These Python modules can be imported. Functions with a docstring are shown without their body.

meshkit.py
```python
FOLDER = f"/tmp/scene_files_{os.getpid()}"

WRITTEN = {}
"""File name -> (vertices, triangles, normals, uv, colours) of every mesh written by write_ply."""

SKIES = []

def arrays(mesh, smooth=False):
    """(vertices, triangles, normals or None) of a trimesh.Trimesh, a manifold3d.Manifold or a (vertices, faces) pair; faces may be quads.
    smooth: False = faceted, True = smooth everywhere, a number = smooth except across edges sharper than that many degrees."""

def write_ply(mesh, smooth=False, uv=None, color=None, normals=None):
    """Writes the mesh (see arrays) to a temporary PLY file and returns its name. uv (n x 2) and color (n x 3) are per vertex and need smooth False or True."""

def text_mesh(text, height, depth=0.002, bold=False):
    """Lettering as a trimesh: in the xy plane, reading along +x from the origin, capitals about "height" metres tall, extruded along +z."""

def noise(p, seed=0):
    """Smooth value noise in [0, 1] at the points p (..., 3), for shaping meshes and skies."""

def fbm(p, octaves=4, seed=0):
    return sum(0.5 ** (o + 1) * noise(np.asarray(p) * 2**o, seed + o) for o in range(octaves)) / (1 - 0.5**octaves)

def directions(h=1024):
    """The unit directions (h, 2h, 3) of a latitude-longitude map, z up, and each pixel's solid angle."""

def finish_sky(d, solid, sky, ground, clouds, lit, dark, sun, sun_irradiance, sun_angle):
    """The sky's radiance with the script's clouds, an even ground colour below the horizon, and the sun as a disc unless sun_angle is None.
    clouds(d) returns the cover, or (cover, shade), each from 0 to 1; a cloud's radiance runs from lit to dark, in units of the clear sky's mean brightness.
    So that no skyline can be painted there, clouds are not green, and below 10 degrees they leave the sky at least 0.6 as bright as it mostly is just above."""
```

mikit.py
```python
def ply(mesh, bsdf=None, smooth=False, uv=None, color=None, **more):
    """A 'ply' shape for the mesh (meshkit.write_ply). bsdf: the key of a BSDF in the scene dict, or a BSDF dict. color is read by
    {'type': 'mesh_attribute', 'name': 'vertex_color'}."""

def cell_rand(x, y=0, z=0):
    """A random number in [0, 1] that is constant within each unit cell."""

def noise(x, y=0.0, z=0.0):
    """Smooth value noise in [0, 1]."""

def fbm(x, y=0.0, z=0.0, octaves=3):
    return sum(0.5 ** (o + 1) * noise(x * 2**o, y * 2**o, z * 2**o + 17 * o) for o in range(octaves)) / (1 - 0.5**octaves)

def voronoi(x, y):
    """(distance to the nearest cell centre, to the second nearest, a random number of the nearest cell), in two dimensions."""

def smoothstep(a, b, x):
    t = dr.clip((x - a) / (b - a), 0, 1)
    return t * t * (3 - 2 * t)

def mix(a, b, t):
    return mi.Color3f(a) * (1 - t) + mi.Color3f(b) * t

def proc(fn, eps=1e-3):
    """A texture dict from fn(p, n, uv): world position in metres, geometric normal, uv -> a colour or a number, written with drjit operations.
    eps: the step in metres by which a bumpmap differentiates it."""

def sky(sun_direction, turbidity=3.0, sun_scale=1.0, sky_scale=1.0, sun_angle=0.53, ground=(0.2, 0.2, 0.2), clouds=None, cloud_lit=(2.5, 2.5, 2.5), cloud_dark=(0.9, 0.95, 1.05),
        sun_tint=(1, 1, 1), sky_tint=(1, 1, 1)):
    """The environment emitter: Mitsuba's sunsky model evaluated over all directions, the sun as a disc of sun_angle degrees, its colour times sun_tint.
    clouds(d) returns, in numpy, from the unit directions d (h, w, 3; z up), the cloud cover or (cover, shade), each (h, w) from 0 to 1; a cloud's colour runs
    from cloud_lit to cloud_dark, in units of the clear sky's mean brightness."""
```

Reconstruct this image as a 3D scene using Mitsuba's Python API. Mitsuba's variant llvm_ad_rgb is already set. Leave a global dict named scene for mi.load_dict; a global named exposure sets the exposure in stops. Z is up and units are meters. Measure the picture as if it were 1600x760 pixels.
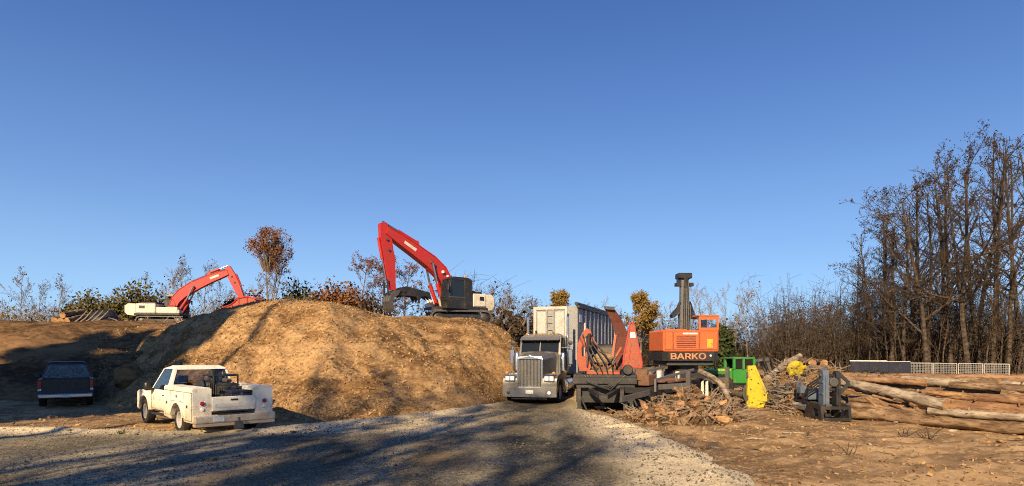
import math, random
import numpy as np, trimesh, shapely
import mitsuba as mi, drjit as dr
import mikit, meshkit
from mikit import proc, noise, fbm, voronoi, smoothstep, mix, cell_rand

T = mi.ScalarTransform4f
PI = math.pi
scene, labels = {}, {}

# ------------------------------------------------------------------ camera, sky, exposure
CAM_H = 2.4
scene['camera'] = {'type': 'perspective', 'fov': 2 * math.degrees(math.atan(0.8)), 'fov_axis': 'x', 'near_clip': 0.1, 'far_clip': 4000.0,
                   'principal_point_offset_y': -168 / 760,
                   'to_world': T().look_at(origin=[0, 0, CAM_H], target=[0, 10, CAM_H], up=[0, 0, 1])}
SUN_EL, SUN_H = math.radians(26.5), np.array([-0.30, -0.954])
SUN = [math.cos(SUN_EL) * SUN_H[0], math.cos(SUN_EL) * SUN_H[1], math.sin(SUN_EL)]


def thin_haze(d):                 # a thin veil that thickens towards the horizon, a little uneven
    el = np.degrees(np.arcsin(np.clip(d[..., 2], 0, 1)))
    return 0.76 * np.exp(-el / 10.5) * (0.92 + 0.16 * meshkit.fbm(d * np.array([2.5, 2.5, 9.0]), 3, 2))


scene['sky'] = mikit.sky(SUN, turbidity=3.0, sun_tint=(1.0, 0.97, 0.89), sky_tint=(0.31, 0.56, 1.12), sun_scale=1.62, clouds=thin_haze, cloud_lit=(3.0, 4.6, 5.8))
exposure = 1.85


def px(p, d):                     # x of a photograph column at a depth of d metres
    return (p - 800) / 1000 * d


def pz(p, d):                     # height of a photograph row at a depth of d metres
    return CAM_H + (548 - p) / 1000 * d


# ------------------------------------------------------------------ materials
def rgb(c):
    return {'type': 'rgb', 'value': list(c)} if isinstance(c, (tuple, list)) else c


def prin(name, col, rough=0.6, metal=0.0, spec=0.5, bump=None, bscale=0.01, **kw):
    b = {'type': 'principled', 'base_color': rgb(col), 'roughness': rough, 'metallic': metal, 'specular': spec, **kw}
    if bump is not None:
        b = {'type': 'bumpmap', 'arbitrary': bump, 'scale': bscale, 'b': b}
    scene[name] = {'type': 'twosided', 'b': b}


def diff(name, col):
    scene[name] = {'type': 'twosided', 'b': {'type': 'diffuse', 'reflectance': rgb(col)}}


def dirty(base, dirt=(0.24, 0.17, 0.10), amount=0.45, low=0.0, scale=2.2):
    """paint with mud thrown up on it: blotches of dust and a few scuffs"""
    def f(p, n, uv):
        a = fbm(p.x * scale, p.y * scale, p.z * scale * 0.6, 4)
        b = fbm(p.x * 9 + 5, p.y * 9, p.z * 7, 3)
        m = smoothstep(0.5, 0.85, a) * 0.8 + smoothstep(0.58, 0.75, b) * 0.5
        if low:                                # mud splashed up from the wheels
            m = m + smoothstep(low, 0.2, p.z + 0.5 * (a - 0.5)) * 1.1
        return mix(base, dirt, dr.clip(m * amount, 0, 0.85))
    return proc(f)


def ground_col(p, n, uv):
    a = fbm(p.x * 0.22, p.y * 0.22, 0, 4)
    b = fbm(p.x * 1.7, p.y * 1.7, 3, 4)
    c = fbm(p.x * 11, p.y * 11, 7, 3)
    # wheel ruts drawn out along the yard
    r = fbm(p.x * 0.5 + p.y * 0.15, p.y * 2.2 - p.x * 0.9, 1, 3)
    col = mix((0.22, 0.140, 0.075), (0.50, 0.335, 0.175), smoothstep(0.3, 0.68, a * 0.45 + b * 0.55))
    col = mix(col, (0.58, 0.42, 0.235), smoothstep(0.52, 0.72, c) * 0.55)
    col = mix(col, (0.15, 0.098, 0.06), smoothstep(0.57, 0.74, r) * 0.55)
    g = smoothstep(70, 110, p.y + dr.abs(p.x) * 0.25)
    return mix(col, mix((0.10, 0.075, 0.04), (0.20, 0.15, 0.075), b), g)


def road_col(p, n, uv):
    a = fbm(p.x * 0.55, p.y * 0.22, 0, 4)
    b = fbm(p.x * 3.1, p.y * 3.1, 3, 3)
    d1, d2, w = voronoi(p.x * 19, p.y * 19)
    e1, e2, v = voronoi(p.x * 45, p.y * 45)
    k = dr.clip(smoothstep(0.32, 0.66, a) * 0.75 + b * 0.25, 0, 1)
    col = mix((0.118, 0.106, 0.080), (0.375, 0.335, 0.245), k)
    col = col * (0.55 + 0.55 * w + 0.35 * (v - 0.5)) * (0.62 + 0.55 * smoothstep(0.02, 0.16, d2 - d1))
    col = mix(col, (0.30, 0.205, 0.115), smoothstep(0.60, 0.78, fbm(p.x * 0.9 + 9, p.y * 0.5, 5, 3)) * 0.45)
    # pale fines pushed out to the shoulders, the wheel tracks between them black with rubber and mulch
    u = p.x - 0.055 * (p.y - 12) + 1.1 * (fbm(p.y * 0.25, p.x * 0.1, 3, 2) - 0.5)
    pale = smoothstep(1.3, 2.6, u) + smoothstep(-0.5, -2.0, u) * smoothstep(17.0, 18.6, p.y + 0.2 * (fbm(p.x * 1.5, p.y, 2, 2) - 0.5))
    col = mix(col, mi.Color3f(0.66, 0.55, 0.365) * (0.74 + 0.5 * b) * (0.75 + 0.4 * w), dr.clip(pale, 0, 1) * 0.92)
    t = dr.exp(-dr.square((u + 1.9) / 0.75)) + dr.exp(-dr.square((u - 0.1) / 0.7)) + 0.8 * dr.exp(-dr.square((u + 4.4) / 1.0))
    return mix(col, col * mi.Color3f(0.42, 0.42, 0.42), dr.clip(t * (0.55 + 0.9 * (a - 0.3)), 0, 1) * 0.85)


def chip_col(p, n, uv):
    a = fbm(p.x * 0.35, p.y * 0.35, p.z * 0.5, 4)
    c = cell_rand(p.x * 13 + 3 * noise(p.x * 2, p.y * 2), p.y * 13, p.z * 16)
    d = fbm(p.x * 6, p.y * 6, p.z * 6, 3)
    col = mix((0.150, 0.090, 0.045), (0.43, 0.270, 0.130), smoothstep(0.25, 0.7, a * 0.5 + d * 0.5))
    col = mix(col, (0.52, 0.35, 0.185), smoothstep(0.72, 0.95, c) * 0.7)
    col = mix(col, (0.10, 0.06, 0.032), smoothstep(0.80, 0.95, cell_rand(p.x * 9 + 7, p.y * 9, p.z * 11)) * 0.55)
    damp = smoothstep(0.48, 0.64, fbm(p.x * 0.55 + 3, p.y * 0.55, p.z * 1.0, 4))
    pale = smoothstep(0.56, 0.70, fbm(p.x * 1.3 + 13, p.y * 1.3, p.z * 1.6, 3))
    col = mix(col, col * mi.Color3f(0.50, 0.45, 0.41), damp * 0.85)
    return mix(col, mi.Color3f(0.52, 0.355, 0.19), pale * 0.35)


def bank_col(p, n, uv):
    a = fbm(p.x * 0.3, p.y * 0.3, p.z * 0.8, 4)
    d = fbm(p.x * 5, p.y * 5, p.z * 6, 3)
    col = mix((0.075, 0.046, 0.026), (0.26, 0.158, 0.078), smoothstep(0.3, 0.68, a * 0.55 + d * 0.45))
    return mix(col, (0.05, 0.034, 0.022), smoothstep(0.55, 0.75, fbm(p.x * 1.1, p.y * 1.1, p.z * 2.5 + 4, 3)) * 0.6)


def wood_col(a, b, c):
    def f(p, n, uv):
        k = fbm(p.x * 2.3, p.y * 2.3, p.z * 5, 4)
        g = fbm(p.x * 14, p.y * 6, p.z * 24, 3)
        return mix(mix(a, b, smoothstep(0.3, 0.7, k)), c, smoothstep(0.48, 0.7, g) * 0.6)
    return proc(f)


def leaf_col(a, b, s=0.8):
    return proc(lambda p, n, uv: mix(a, b, dr.clip(0.5 * cell_rand(p.x * 4, p.y * 4, p.z * 4) + 0.9 * fbm(p.x * s, p.y * s, p.z * s, 2) - 0.25, 0, 1)))


diff('m_ground', proc(ground_col))
diff('m_road', proc(road_col))
diff('m_chip', proc(chip_col))
diff('m_bank', proc(bank_col))
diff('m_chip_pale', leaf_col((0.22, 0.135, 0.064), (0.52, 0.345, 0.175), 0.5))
diff('m_stone', leaf_col((0.07, 0.065, 0.055), (0.22, 0.20, 0.16), 0.5))
diff('m_bark', wood_col((0.15, 0.115, 0.085), (0.30, 0.24, 0.185), (0.07, 0.05, 0.04)))
diff('m_bark_dark', wood_col((0.045, 0.035, 0.028), (0.115, 0.090, 0.070), (0.022, 0.018, 0.015)))
diff('m_twig', (0.070, 0.056, 0.047))
diff('m_twig_pale', (0.24, 0.195, 0.155))
diff('m_log_bark', wood_col((0.16, 0.105, 0.065), (0.34, 0.235, 0.145), (0.06, 0.04, 0.027)))
diff('m_log_grey', wood_col((0.24, 0.19, 0.14), (0.43, 0.36, 0.27), (0.11, 0.08, 0.06)))
diff('m_wood_raw', wood_col((0.30, 0.165, 0.080), (0.46, 0.29, 0.145), (0.18, 0.09, 0.045)))
diff('m_leaf_russet', leaf_col((0.13, 0.058, 0.030), (0.27, 0.125, 0.055)))
diff('m_leaf_olive', leaf_col((0.055, 0.055, 0.022), (0.17, 0.135, 0.05)))
diff('m_leaf_green', leaf_col((0.028, 0.042, 0.020), (0.085, 0.098, 0.042)))
diff('m_leaf_gold', leaf_col((0.15, 0.10, 0.03), (0.34, 0.22, 0.065)))
diff('m_leaf_dark', leaf_col((0.032, 0.023, 0.016), (0.085, 0.058, 0.037)))
prin('m_red', dirty((0.40, 0.022, 0.020), (0.16, 0.07, 0.05), 0.45), 0.48)
prin('m_red_worn', dirty((0.33, 0.062, 0.026), (0.15, 0.085, 0.05), 1.0), 0.55)
prin('m_orange', dirty((0.58, 0.125, 0.032), (0.25, 0.12, 0.06), 0.65), 0.45)
prin('m_cream', dirty((0.62, 0.57, 0.46), (0.30, 0.23, 0.15), 0.6), 0.45)
prin('m_white', dirty((0.74, 0.70, 0.585), (0.36, 0.26, 0.15), 0.80, 1.0), 0.40)
prin('m_white_clean', (0.66, 0.66, 0.64), 0.4)
prin('m_green', dirty((0.030, 0.215, 0.032), (0.17, 0.14, 0.085), 0.75), 0.42)
prin('m_yellow', dirty((0.52, 0.41, 0.022), (0.24, 0.18, 0.09), 1.05), 0.45)
prin('m_black', dirty((0.018, 0.018, 0.019), (0.13, 0.10, 0.07), 0.40), 0.45)
prin('m_steel', dirty((0.085, 0.082, 0.080), (0.19, 0.14, 0.09), 0.75), 0.5, 0.3)
prin('m_grey', dirty((0.15, 0.155, 0.165), (0.22, 0.17, 0.115), 0.40), 0.40, 0.2)
prin('m_bluegrey', dirty((0.085, 0.115, 0.165), (0.21, 0.16, 0.11), 0.55), 0.5)
prin('m_truck', dirty((0.13, 0.127, 0.122), (0.27, 0.22, 0.16), 0.75), 0.34, 0.2)
prin('m_chrome', (0.62, 0.62, 0.62), 0.22, 1.0)
prin('m_alu', dirty((0.42, 0.41, 0.385), (0.25, 0.21, 0.16), 0.55), 0.5, 0.15)
prin('m_panel', dirty((0.24, 0.245, 0.245), (0.16, 0.14, 0.115), 0.55), 0.55)
prin('m_rubber', dirty((0.020, 0.020, 0.020), (0.17, 0.125, 0.08), 0.55, scale=4), 0.85, spec=0.2)
prin('m_rust', dirty((0.135, 0.062, 0.034), (0.21, 0.135, 0.075), 0.8), 0.7)
prin('m_darkred', dirty((0.115, 0.034, 0.024), (0.13, 0.085, 0.055), 0.6), 0.6)
prin('m_letter', dirty((0.55, 0.22, 0.10), (0.10, 0.07, 0.05), 0.5), 0.6)
diff('m_log_red', wood_col((0.22, 0.125, 0.070), (0.38, 0.23, 0.13), (0.10, 0.056, 0.034)))
prin('m_dusty', dirty((0.13, 0.105, 0.08), (0.24, 0.18, 0.12), 0.8), 0.75)
prin('m_seat', (0.05, 0.048, 0.045), 0.8)
prin('m_amber', (0.75, 0.28, 0.03), 0.25)
prin('m_tail', (0.34, 0.02, 0.018), 0.22)
prin('m_lens', (0.72, 0.74, 0.75), 0.12)
prin('m_bluedark', dirty((0.018, 0.022, 0.042), (0.10, 0.08, 0.06), 0.3), 0.4)
prin('m_tint', (0.012, 0.014, 0.016), 0.08)
prin('m_tarp', dirty((0.014, 0.014, 0.016), (0.07, 0.055, 0.04), 0.4), 0.5)
scene['m_pane_tint'] = {'type': 'thindielectric', 'int_ior': 1.5, 'specular_transmittance': {'type': 'rgb', 'value': [0.32, 0.33, 0.32]}}
scene['m_pane'] = {'type': 'thindielectric', 'int_ior': 1.5}


# ------------------------------------------------------------------ helpers: scene entries
def numbered(name):
    n = COUNT[name] = COUNT.get(name, -1) + 1
    return f'{name}_{n:03d}' if n else name


COUNT, PLACE = {}, {}


def at(x, y, z=0.0, deg=0.0, tilt=(0, 0), s=1.0):
    m = T().translate([x, y, z]).rotate([0, 0, 1], deg)
    if tilt[0]:
        m = m.rotate([0, 1, 0], tilt[0])
    if tilt[1]:
        m = m.rotate([1, 0, 0], tilt[1])
    return m.scale(s) if s != 1.0 else m


def thing(name, label, cat, m=None, group=None):
    key = numbered(name)
    labels[key] = {'label': label, 'category': cat}
    if group:
        labels[key]['group'] = group
    PLACE[key] = m
    return key


def tw(key):
    m = PLACE.get(key.split('__')[0])
    return {} if m is None else {'to_world': m}


def part(holder, name, mesh, mat, smooth=False, label=None, kind=None):
    key = numbered(f'{holder}__{name}')
    scene[key] = mikit.ply(mesh, mat, smooth, **tw(holder))
    if label or kind:
        labels[key] = {}
        if label:
            labels[key]['label'] = label
        if kind:
            labels[key]['kind'] = kind
    return key


def one(name, label, cat, mesh, mat, smooth=False, group=None, m=None, kind=None):
    key = numbered(name)
    scene[key] = mikit.ply(mesh, mat, smooth, **({} if m is None else {'to_world': m}))
    labels[key] = {'label': label, 'category': cat}
    if group:
        labels[key]['group'] = group
    if kind:
        labels[key]['kind'] = kind
        if kind == 'structure':
            labels[key].pop('category')
    return key


# ------------------------------------------------------------------ helpers: meshes
cat = trimesh.util.concatenate


def tm(v, f):
    return trimesh.Trimesh(np.asarray(v, float), np.asarray(f), process=False)


def box(x0, x1, y0, y1, z0, z1, b=0.0):
    """a box from corner to corner; b chamfers its edges"""
    if b <= 0:
        m = trimesh.creation.box((x1 - x0, y1 - y0, z1 - z0))
    else:
        c = np.array([x1 - x0, y1 - y0, z1 - z0]) / 2
        b = min(b, c.min() * 0.45)
        pts = []
        for s in np.ndindex(2, 2, 2):
            s = np.array(s) * 2 - 1
            for k in range(3):
                p = s * (c - b)
                p[k] = s[k] * c[k]
                pts.append(p)
        m = trimesh.convex.convex_hull(np.array(pts))
    m.apply_translation([(x0 + x1) / 2, (y0 + y1) / 2, (z0 + z1) / 2])
    return m


def hull(pts):
    return trimesh.convex.convex_hull(np.array(pts, float))


def prism(pts, y0, y1):
    """an outline in the xz plane given depth from y0 to y1"""
    poly = shapely.Polygon(pts).buffer(0)
    m = trimesh.creation.extrude_polygon(poly, y1 - y0, engine='earcut')
    v = m.vertices.copy()
    m.vertices = np.stack([v[:, 0], y1 - v[:, 2], v[:, 1]], 1)
    return m


def frame(outer, inner, y0, y1):
    poly = shapely.Polygon(outer, [inner] if inner and not isinstance(inner[0][0], (tuple, list)) else inner)
    m = trimesh.creation.extrude_polygon(poly, y1 - y0, engine='earcut')
    v = m.vertices.copy()
    m.vertices = np.stack([v[:, 0], y1 - v[:, 2], v[:, 1]], 1)
    return m


def turn(m, deg, axis='z', about=(0, 0, 0)):
    a = {'x': [1, 0, 0], 'y': [0, 1, 0], 'z': [0, 0, 1]}[axis]
    m = m.copy()
    m.apply_transform(trimesh.transformations.rotation_matrix(math.radians(deg), a, about))
    return m


def mv(m, x=0, y=0, z=0):
    m = m.copy()
    m.apply_translation([x, y, z])
    return m


def rod(p0, p1, r, n=10, r1=None):
    p0, p1 = np.array(p0, float), np.array(p1, float)
    return tubes([np.stack([p0, p1])], [[r, r if r1 is None else r1]], n, True)


def beam(p0, p1, w, h, b=0.0):
    """a bar from p0 to p1, w wide and h deep"""
    p0, p1 = np.array(p0, float), np.array(p1, float)
    L = np.linalg.norm(p1 - p0)
    m = box(0, L, -w / 2, w / 2, -h / 2, h / 2, b)
    x = (p1 - p0) / L
    up = np.array([0, 0, 1.0]) if abs(x[2]) < 0.95 else np.array([0, 1.0, 0])
    y = np.cross(up, x); y /= np.linalg.norm(y)
    z = np.cross(x, y)
    t = np.eye(4); t[:3, 0], t[:3, 1], t[:3, 2], t[:3, 3] = x, y, z, p0
    m.apply_transform(t)
    return m


def tubes(lines, radii, sides=6, caps=False):
    """many round bars along polylines, as one mesh"""
    V, Fc, o = [], [], 0
    ang = np.arange(sides) * 2 * PI / sides
    by = {}
    for p, r in zip(lines, radii):
        by.setdefault(len(p), []).append((p, r))
    for n, rows in by.items():
        P = np.array([np.asarray(p, float) for p, _ in rows])
        Rr = np.array([np.broadcast_to(np.asarray(r, float), (n,)) for _, r in rows])
        t = np.gradient(P, axis=1); t /= np.linalg.norm(t, axis=2, keepdims=True) + 1e-12
        a = np.cross(t, np.where(np.abs(t[..., 2:]) < 0.9, [0, 0, 1.0], [1.0, 0, 0]))
        a /= np.linalg.norm(a, axis=2, keepdims=True) + 1e-12
        b = np.cross(t, a)
        v = P[:, :, None] + Rr[:, :, None, None] * (np.cos(ang)[:, None] * a[:, :, None] + np.sin(ang)[:, None] * b[:, :, None])
        v = v.reshape(len(rows), n * sides, 3)
        i, j = np.meshgrid(np.arange(n - 1), np.arange(sides), indexing='ij')
        q = np.stack([i * sides + j, i * sides + (j + 1) % sides, (i + 1) * sides + (j + 1) % sides, (i + 1) * sides + j], -1).reshape(-1, 4)
        f = [q[:, [0, 1, 2]], q[:, [0, 2, 3]]]
        if caps:
            v = np.concatenate([v, P[:, :1], P[:, -1:]], 1)
            k = np.arange(sides)
            f.append(np.stack([np.full(sides, n * sides), (k + 1) % sides, k], 1))
            f.append(np.stack([np.full(sides, n * sides + 1), (n - 1) * sides + k, (n - 1) * sides + (k + 1) % sides], 1))
        f = np.vstack(f)
        m = v.shape[1]
        V.append(v.reshape(-1, 3)); Fc.append((f[None] + (o + m * np.arange(len(rows)))[:, None, None]).reshape(-1, 3))
        o += m * len(rows)
    return tm(np.vstack(V), np.vstack(Fc))


def lathe(profile, n=28):
    """a profile of (radius, along) turned about the y axis"""
    pr = np.array(profile, float)
    a = np.arange(n) * 2 * PI / n
    v = np.stack([pr[:, None, 0] * np.cos(a), np.broadcast_to(pr[:, None, 1], (len(pr), n)), pr[:, None, 0] * np.sin(a)], -1).reshape(-1, 3)
    i, j = np.meshgrid(np.arange(len(pr) - 1), np.arange(n), indexing='ij')
    q = np.stack([i * n + j, i * n + (j + 1) % n, (i + 1) * n + (j + 1) % n, (i + 1) * n + j], -1).reshape(-1, 4)
    m = tm(v, np.vstack([q[:, [0, 1, 2]], q[:, [0, 2, 3]]]))
    return m


def quads(c, u, v):
    """one four-cornered leaf per row: centres c, half sides u and v"""
    P = np.stack([c - u - v, c + u - v, c + u + v, c - u + v], 1).reshape(-1, 3)
    k = np.arange(len(c))[:, None] * 4
    return P, np.vstack([k + [0, 1, 2], k + [0, 2, 3]])


def rand_dirs(g, n):
    d = g.normal(size=(n, 3))
    return d / np.linalg.norm(d, axis=1, keepdims=True)


def grid(xs, ys, zf):
    X, Y = np.meshgrid(xs, ys, indexing='ij')
    v = np.stack([X, Y, zf(X, Y)], -1).reshape(-1, 3)
    i, j = np.meshgrid(np.arange(len(xs) - 1), np.arange(len(ys) - 1), indexing='ij')
    n = len(ys)
    q = np.stack([i * n + j, (i + 1) * n + j, (i + 1) * n + j + 1, i * n + j + 1], -1).reshape(-1, 4)
    return v, np.vstack([q[:, [0, 1, 2]], q[:, [0, 2, 3]]])


def wheel(holder, x, y, r, w, out, rim='m_white', hub=0.55, name='wheel', lug=0):
    """a tyre and its rim as two sub-parts; out = +1 or -1 says which side faces outwards"""
    k = numbered(f'{holder}__{name}')
    h = w / 2
    ty = lathe([(r * hub, -h * 0.8), (r * 0.86, -h), (r * 0.97, -h * 0.8), (r, -h * 0.4), (r, h * 0.4), (r * 0.97, h * 0.8), (r * 0.86, h), (r * hub, h * 0.8)], 32)
    lugs = []
    if lug:
        for i in range(lug):
            a = i * 2 * PI / lug
            for s in (-1, 1):
                b = beam((0, 0, r), (r * 0.16, s * h * 0.95, r), r * 0.09, r * 0.1)
                lugs.append(turn(b, math.degrees(a + (PI / lug if s > 0 else 0)), 'y'))
    ty = cat([ty] + lugs) if lugs else ty
    d = [(0.001, h * 0.30 * out), (r * hub * 0.35, h * 0.34 * out), (r * hub * 0.40, h * 0.1 * out), (r * hub * 0.85, 0.0), (r * hub * 0.95, h * 0.75 * out), (r * hub * 1.06, h * 0.85 * out), (r * hub * 1.05, -h * 0.8 * out), (0.001, -h * 0.75 * out)]
    ri = lathe(d, 28)
    nuts = [mv(turn(rod((0, 0, 0), (0, h * 0.22 * out, 0), r * 0.045, 6), 0), math.cos(a) * r * hub * 0.62, 0.0, math.sin(a) * r * hub * 0.62) for a in np.arange(8) * PI / 4]
    ri = cat([ri] + nuts)
    for mname, m, mat in (('tyre', ty, 'm_rubber'), ('rim', ri, rim)):
        part(k, mname, mv(m, x, y, r), mat, 35)
    return k

# ------------------------------------------------------------------ terrain
BANK = shapely.Polygon([(-90, 22), (-40, 24.5), (-27, 27.5), (-21, 31), (-15, 33), (-8, 36), (0, 44), (2, 60), (-6, 95), (-40, 120), (-110, 120)])
PILE = shapely.Polygon([(-19.8, 30.4), (-16.5, 26.6), (-12.6, 23.5), (-9.0, 21.8), (-6.4, 21.6), (-4.4, 22.7), (-2.6, 25.0), (-0.9, 28.0), (0.0, 30.5), (1.6, 34.0),
                        (3.2, 38.5), (4.0, 44), (3.5, 52), (-4, 58), (-14, 58), (-24, 55), (-28, 47), (-26.5, 39.5), (-22, 33.5)])
CREST = np.array([(-28, 4.0), (-24, 4.45), (-20, 4.6), (-17.5, 4.65), (-14.5, 4.75), (-12.2, 4.95), (-10.4, 4.85), (-8.7, 4.7), (-7.4, 4.4), (-6.9, 4.05), (-6.3, 4.25), (-5.2, 4.45), (-3.4, 4.45), (-2.0, 4.25), (-0.9, 3.9), (-0.2, 3.4), (0.4, 2.5), (1.2, 2.0), (4, 1.8)])


def inside(poly, X, Y):
    P = shapely.points(X, Y)
    d = shapely.distance(poly.exterior, P)
    return np.where(shapely.contains_xy(poly, X, Y), d, -d)


def smin(a, b, k):
    h = np.clip(0.5 + 0.5 * (b - a) / k, 0, 1)
    return b * (1 - h) + a * h - k * h * (1 - h)


def fb(X, Y, s, o=4, seed=0):
    return meshkit.fbm(np.stack([X * s, Y * s, np.zeros_like(X)], -1), o, seed) - 0.5


RUTS = [shapely.LineString(p) for p in ([(3.6, 27), (4.3, 21.5), (5.6, 16.5), (7.6, 12.5), (11, 9)], [(5.6, 27), (6.2, 22.2), (7.3, 17.6), (9.2, 14.0), (12.6, 10.8)],
                                             [(24, 17.2), (17, 15.2), (11, 14.6), (6, 15.6), (3, 17)], [(24, 19.1), (17, 17.1), (11, 16.5), (6.6, 17.4), (3, 19)], [(-26, 24), (-19, 22.6), (-12.5, 21.4), (-8, 20.8)], [(-26, 26), (-19, 24.6), (-13, 23.2), (-8, 22.6)])]


def ground_z(X, Y):
    X, Y = np.asarray(X, float), np.asarray(Y, float)
    z = 0.10 * fb(X, Y, 0.25, 4) + 0.05 * fb(X, Y, 1.3, 3, 5)
    yard = np.clip((X - 4.5) / 3, 0, 1) * np.clip((34 - Y) / 6, 0, 1)
    z = z + yard * (0.16 * fb(X, Y, 0.9, 4, 8) + 0.04)
    if X.size < 400 or np.min(Y) < 30:
        near = (Y < 30) & (Y > 8) & (np.abs(X) < 27)
        if near.any():
            P = shapely.points(X[near], Y[near])
            cut = np.zeros(near.sum())
            for k, ln in enumerate(RUTS):
                q = shapely.distance(ln, P) + 0.25 * fb(X[near], Y[near], 0.7, 2, 50 + k)
                cut += -0.085 * np.exp(-(q / 0.16) ** 2) + 0.05 * np.exp(-((np.abs(q) - 0.36) / 0.12) ** 2)
            z = z.copy(); z[near] += cut
    d = inside(BANK, X, Y)
    rough = 1.6 * fb(X, Y, 0.22, 4, 3) + 0.5 * fb(X, Y, 0.9, 3, 4)
    bank = smin(0.30 * np.maximum(d, -2) + rough * np.clip(d / 5, 0, 1), 4.3 + 0.7 * fb(X, Y, 0.18, 3, 6), 1.2)
    z = np.where(d > -2, np.maximum(z, bank), z)
    far = np.clip((np.hypot(X, Y) - 110) / 200, 0, 1)
    return z + far * 3.0


def pile_z(X, Y):
    d = inside(PILE, X, Y)
    top = np.interp(X, CREST[:, 0], CREST[:, 1]) + 0.25 * fb(X, Y, 0.5, 3, 21)
    slope = 0.66 + 0.75 * np.clip((X + 4) / 5, 0, 1) + 0.22 * np.clip((-9.5 - X) / 4, 0, 1)
    lump = 1.25 * fb(X, Y, 0.32, 4, 11) + 0.7 * fb(X, Y, 0.9, 3, 12) + 0.34 * fb(X, Y, 2.4, 3, 14) + 0.85 * fb(X * 1.0 + 0.2 * Y, Y * 0.25, 0.8, 3, 15)
    # gullies where the chips have slid
    z = smin(slope * d + lump * np.clip(d / 2.5, 0, 1) * np.clip(1.3 - d / 14, 0.25, 1), top, 1.1)
    return np.where(d < 0, np.maximum(d * 0.6, -0.5), z) + 0.06 * fb(X, Y, 3.2, 3, 13) + 0.02


def spaced(parts):
    return np.unique(np.round(np.concatenate([np.arange(a, b, s) for a, b, s in parts]), 4))


xs = spaced([(-900, -160, 74), (-160, -46, 4), (-46, -30, 0.8), (-30, 26, 0.28), (26, 40, 0.8), (40, 160, 4), (160, 901, 74)])
ys = spaced([(-300, -60, 40), (-60, 4, 4), (4, 8, 0.5), (8, 48, 0.28), (48, 90, 0.9), (90, 200, 5), (200, 2000, 150)])
v, f = grid(xs, ys, ground_z)
scene['ground'] = mikit.ply(tm(v, f), 'm_ground', True)
labels['ground'] = {'label': 'tan brown churned dirt of the wood yard', 'kind': 'structure'}

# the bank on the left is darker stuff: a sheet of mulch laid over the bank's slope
bx, by = np.arange(-60, 4, 0.4), np.arange(22, 70, 0.4)


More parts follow.
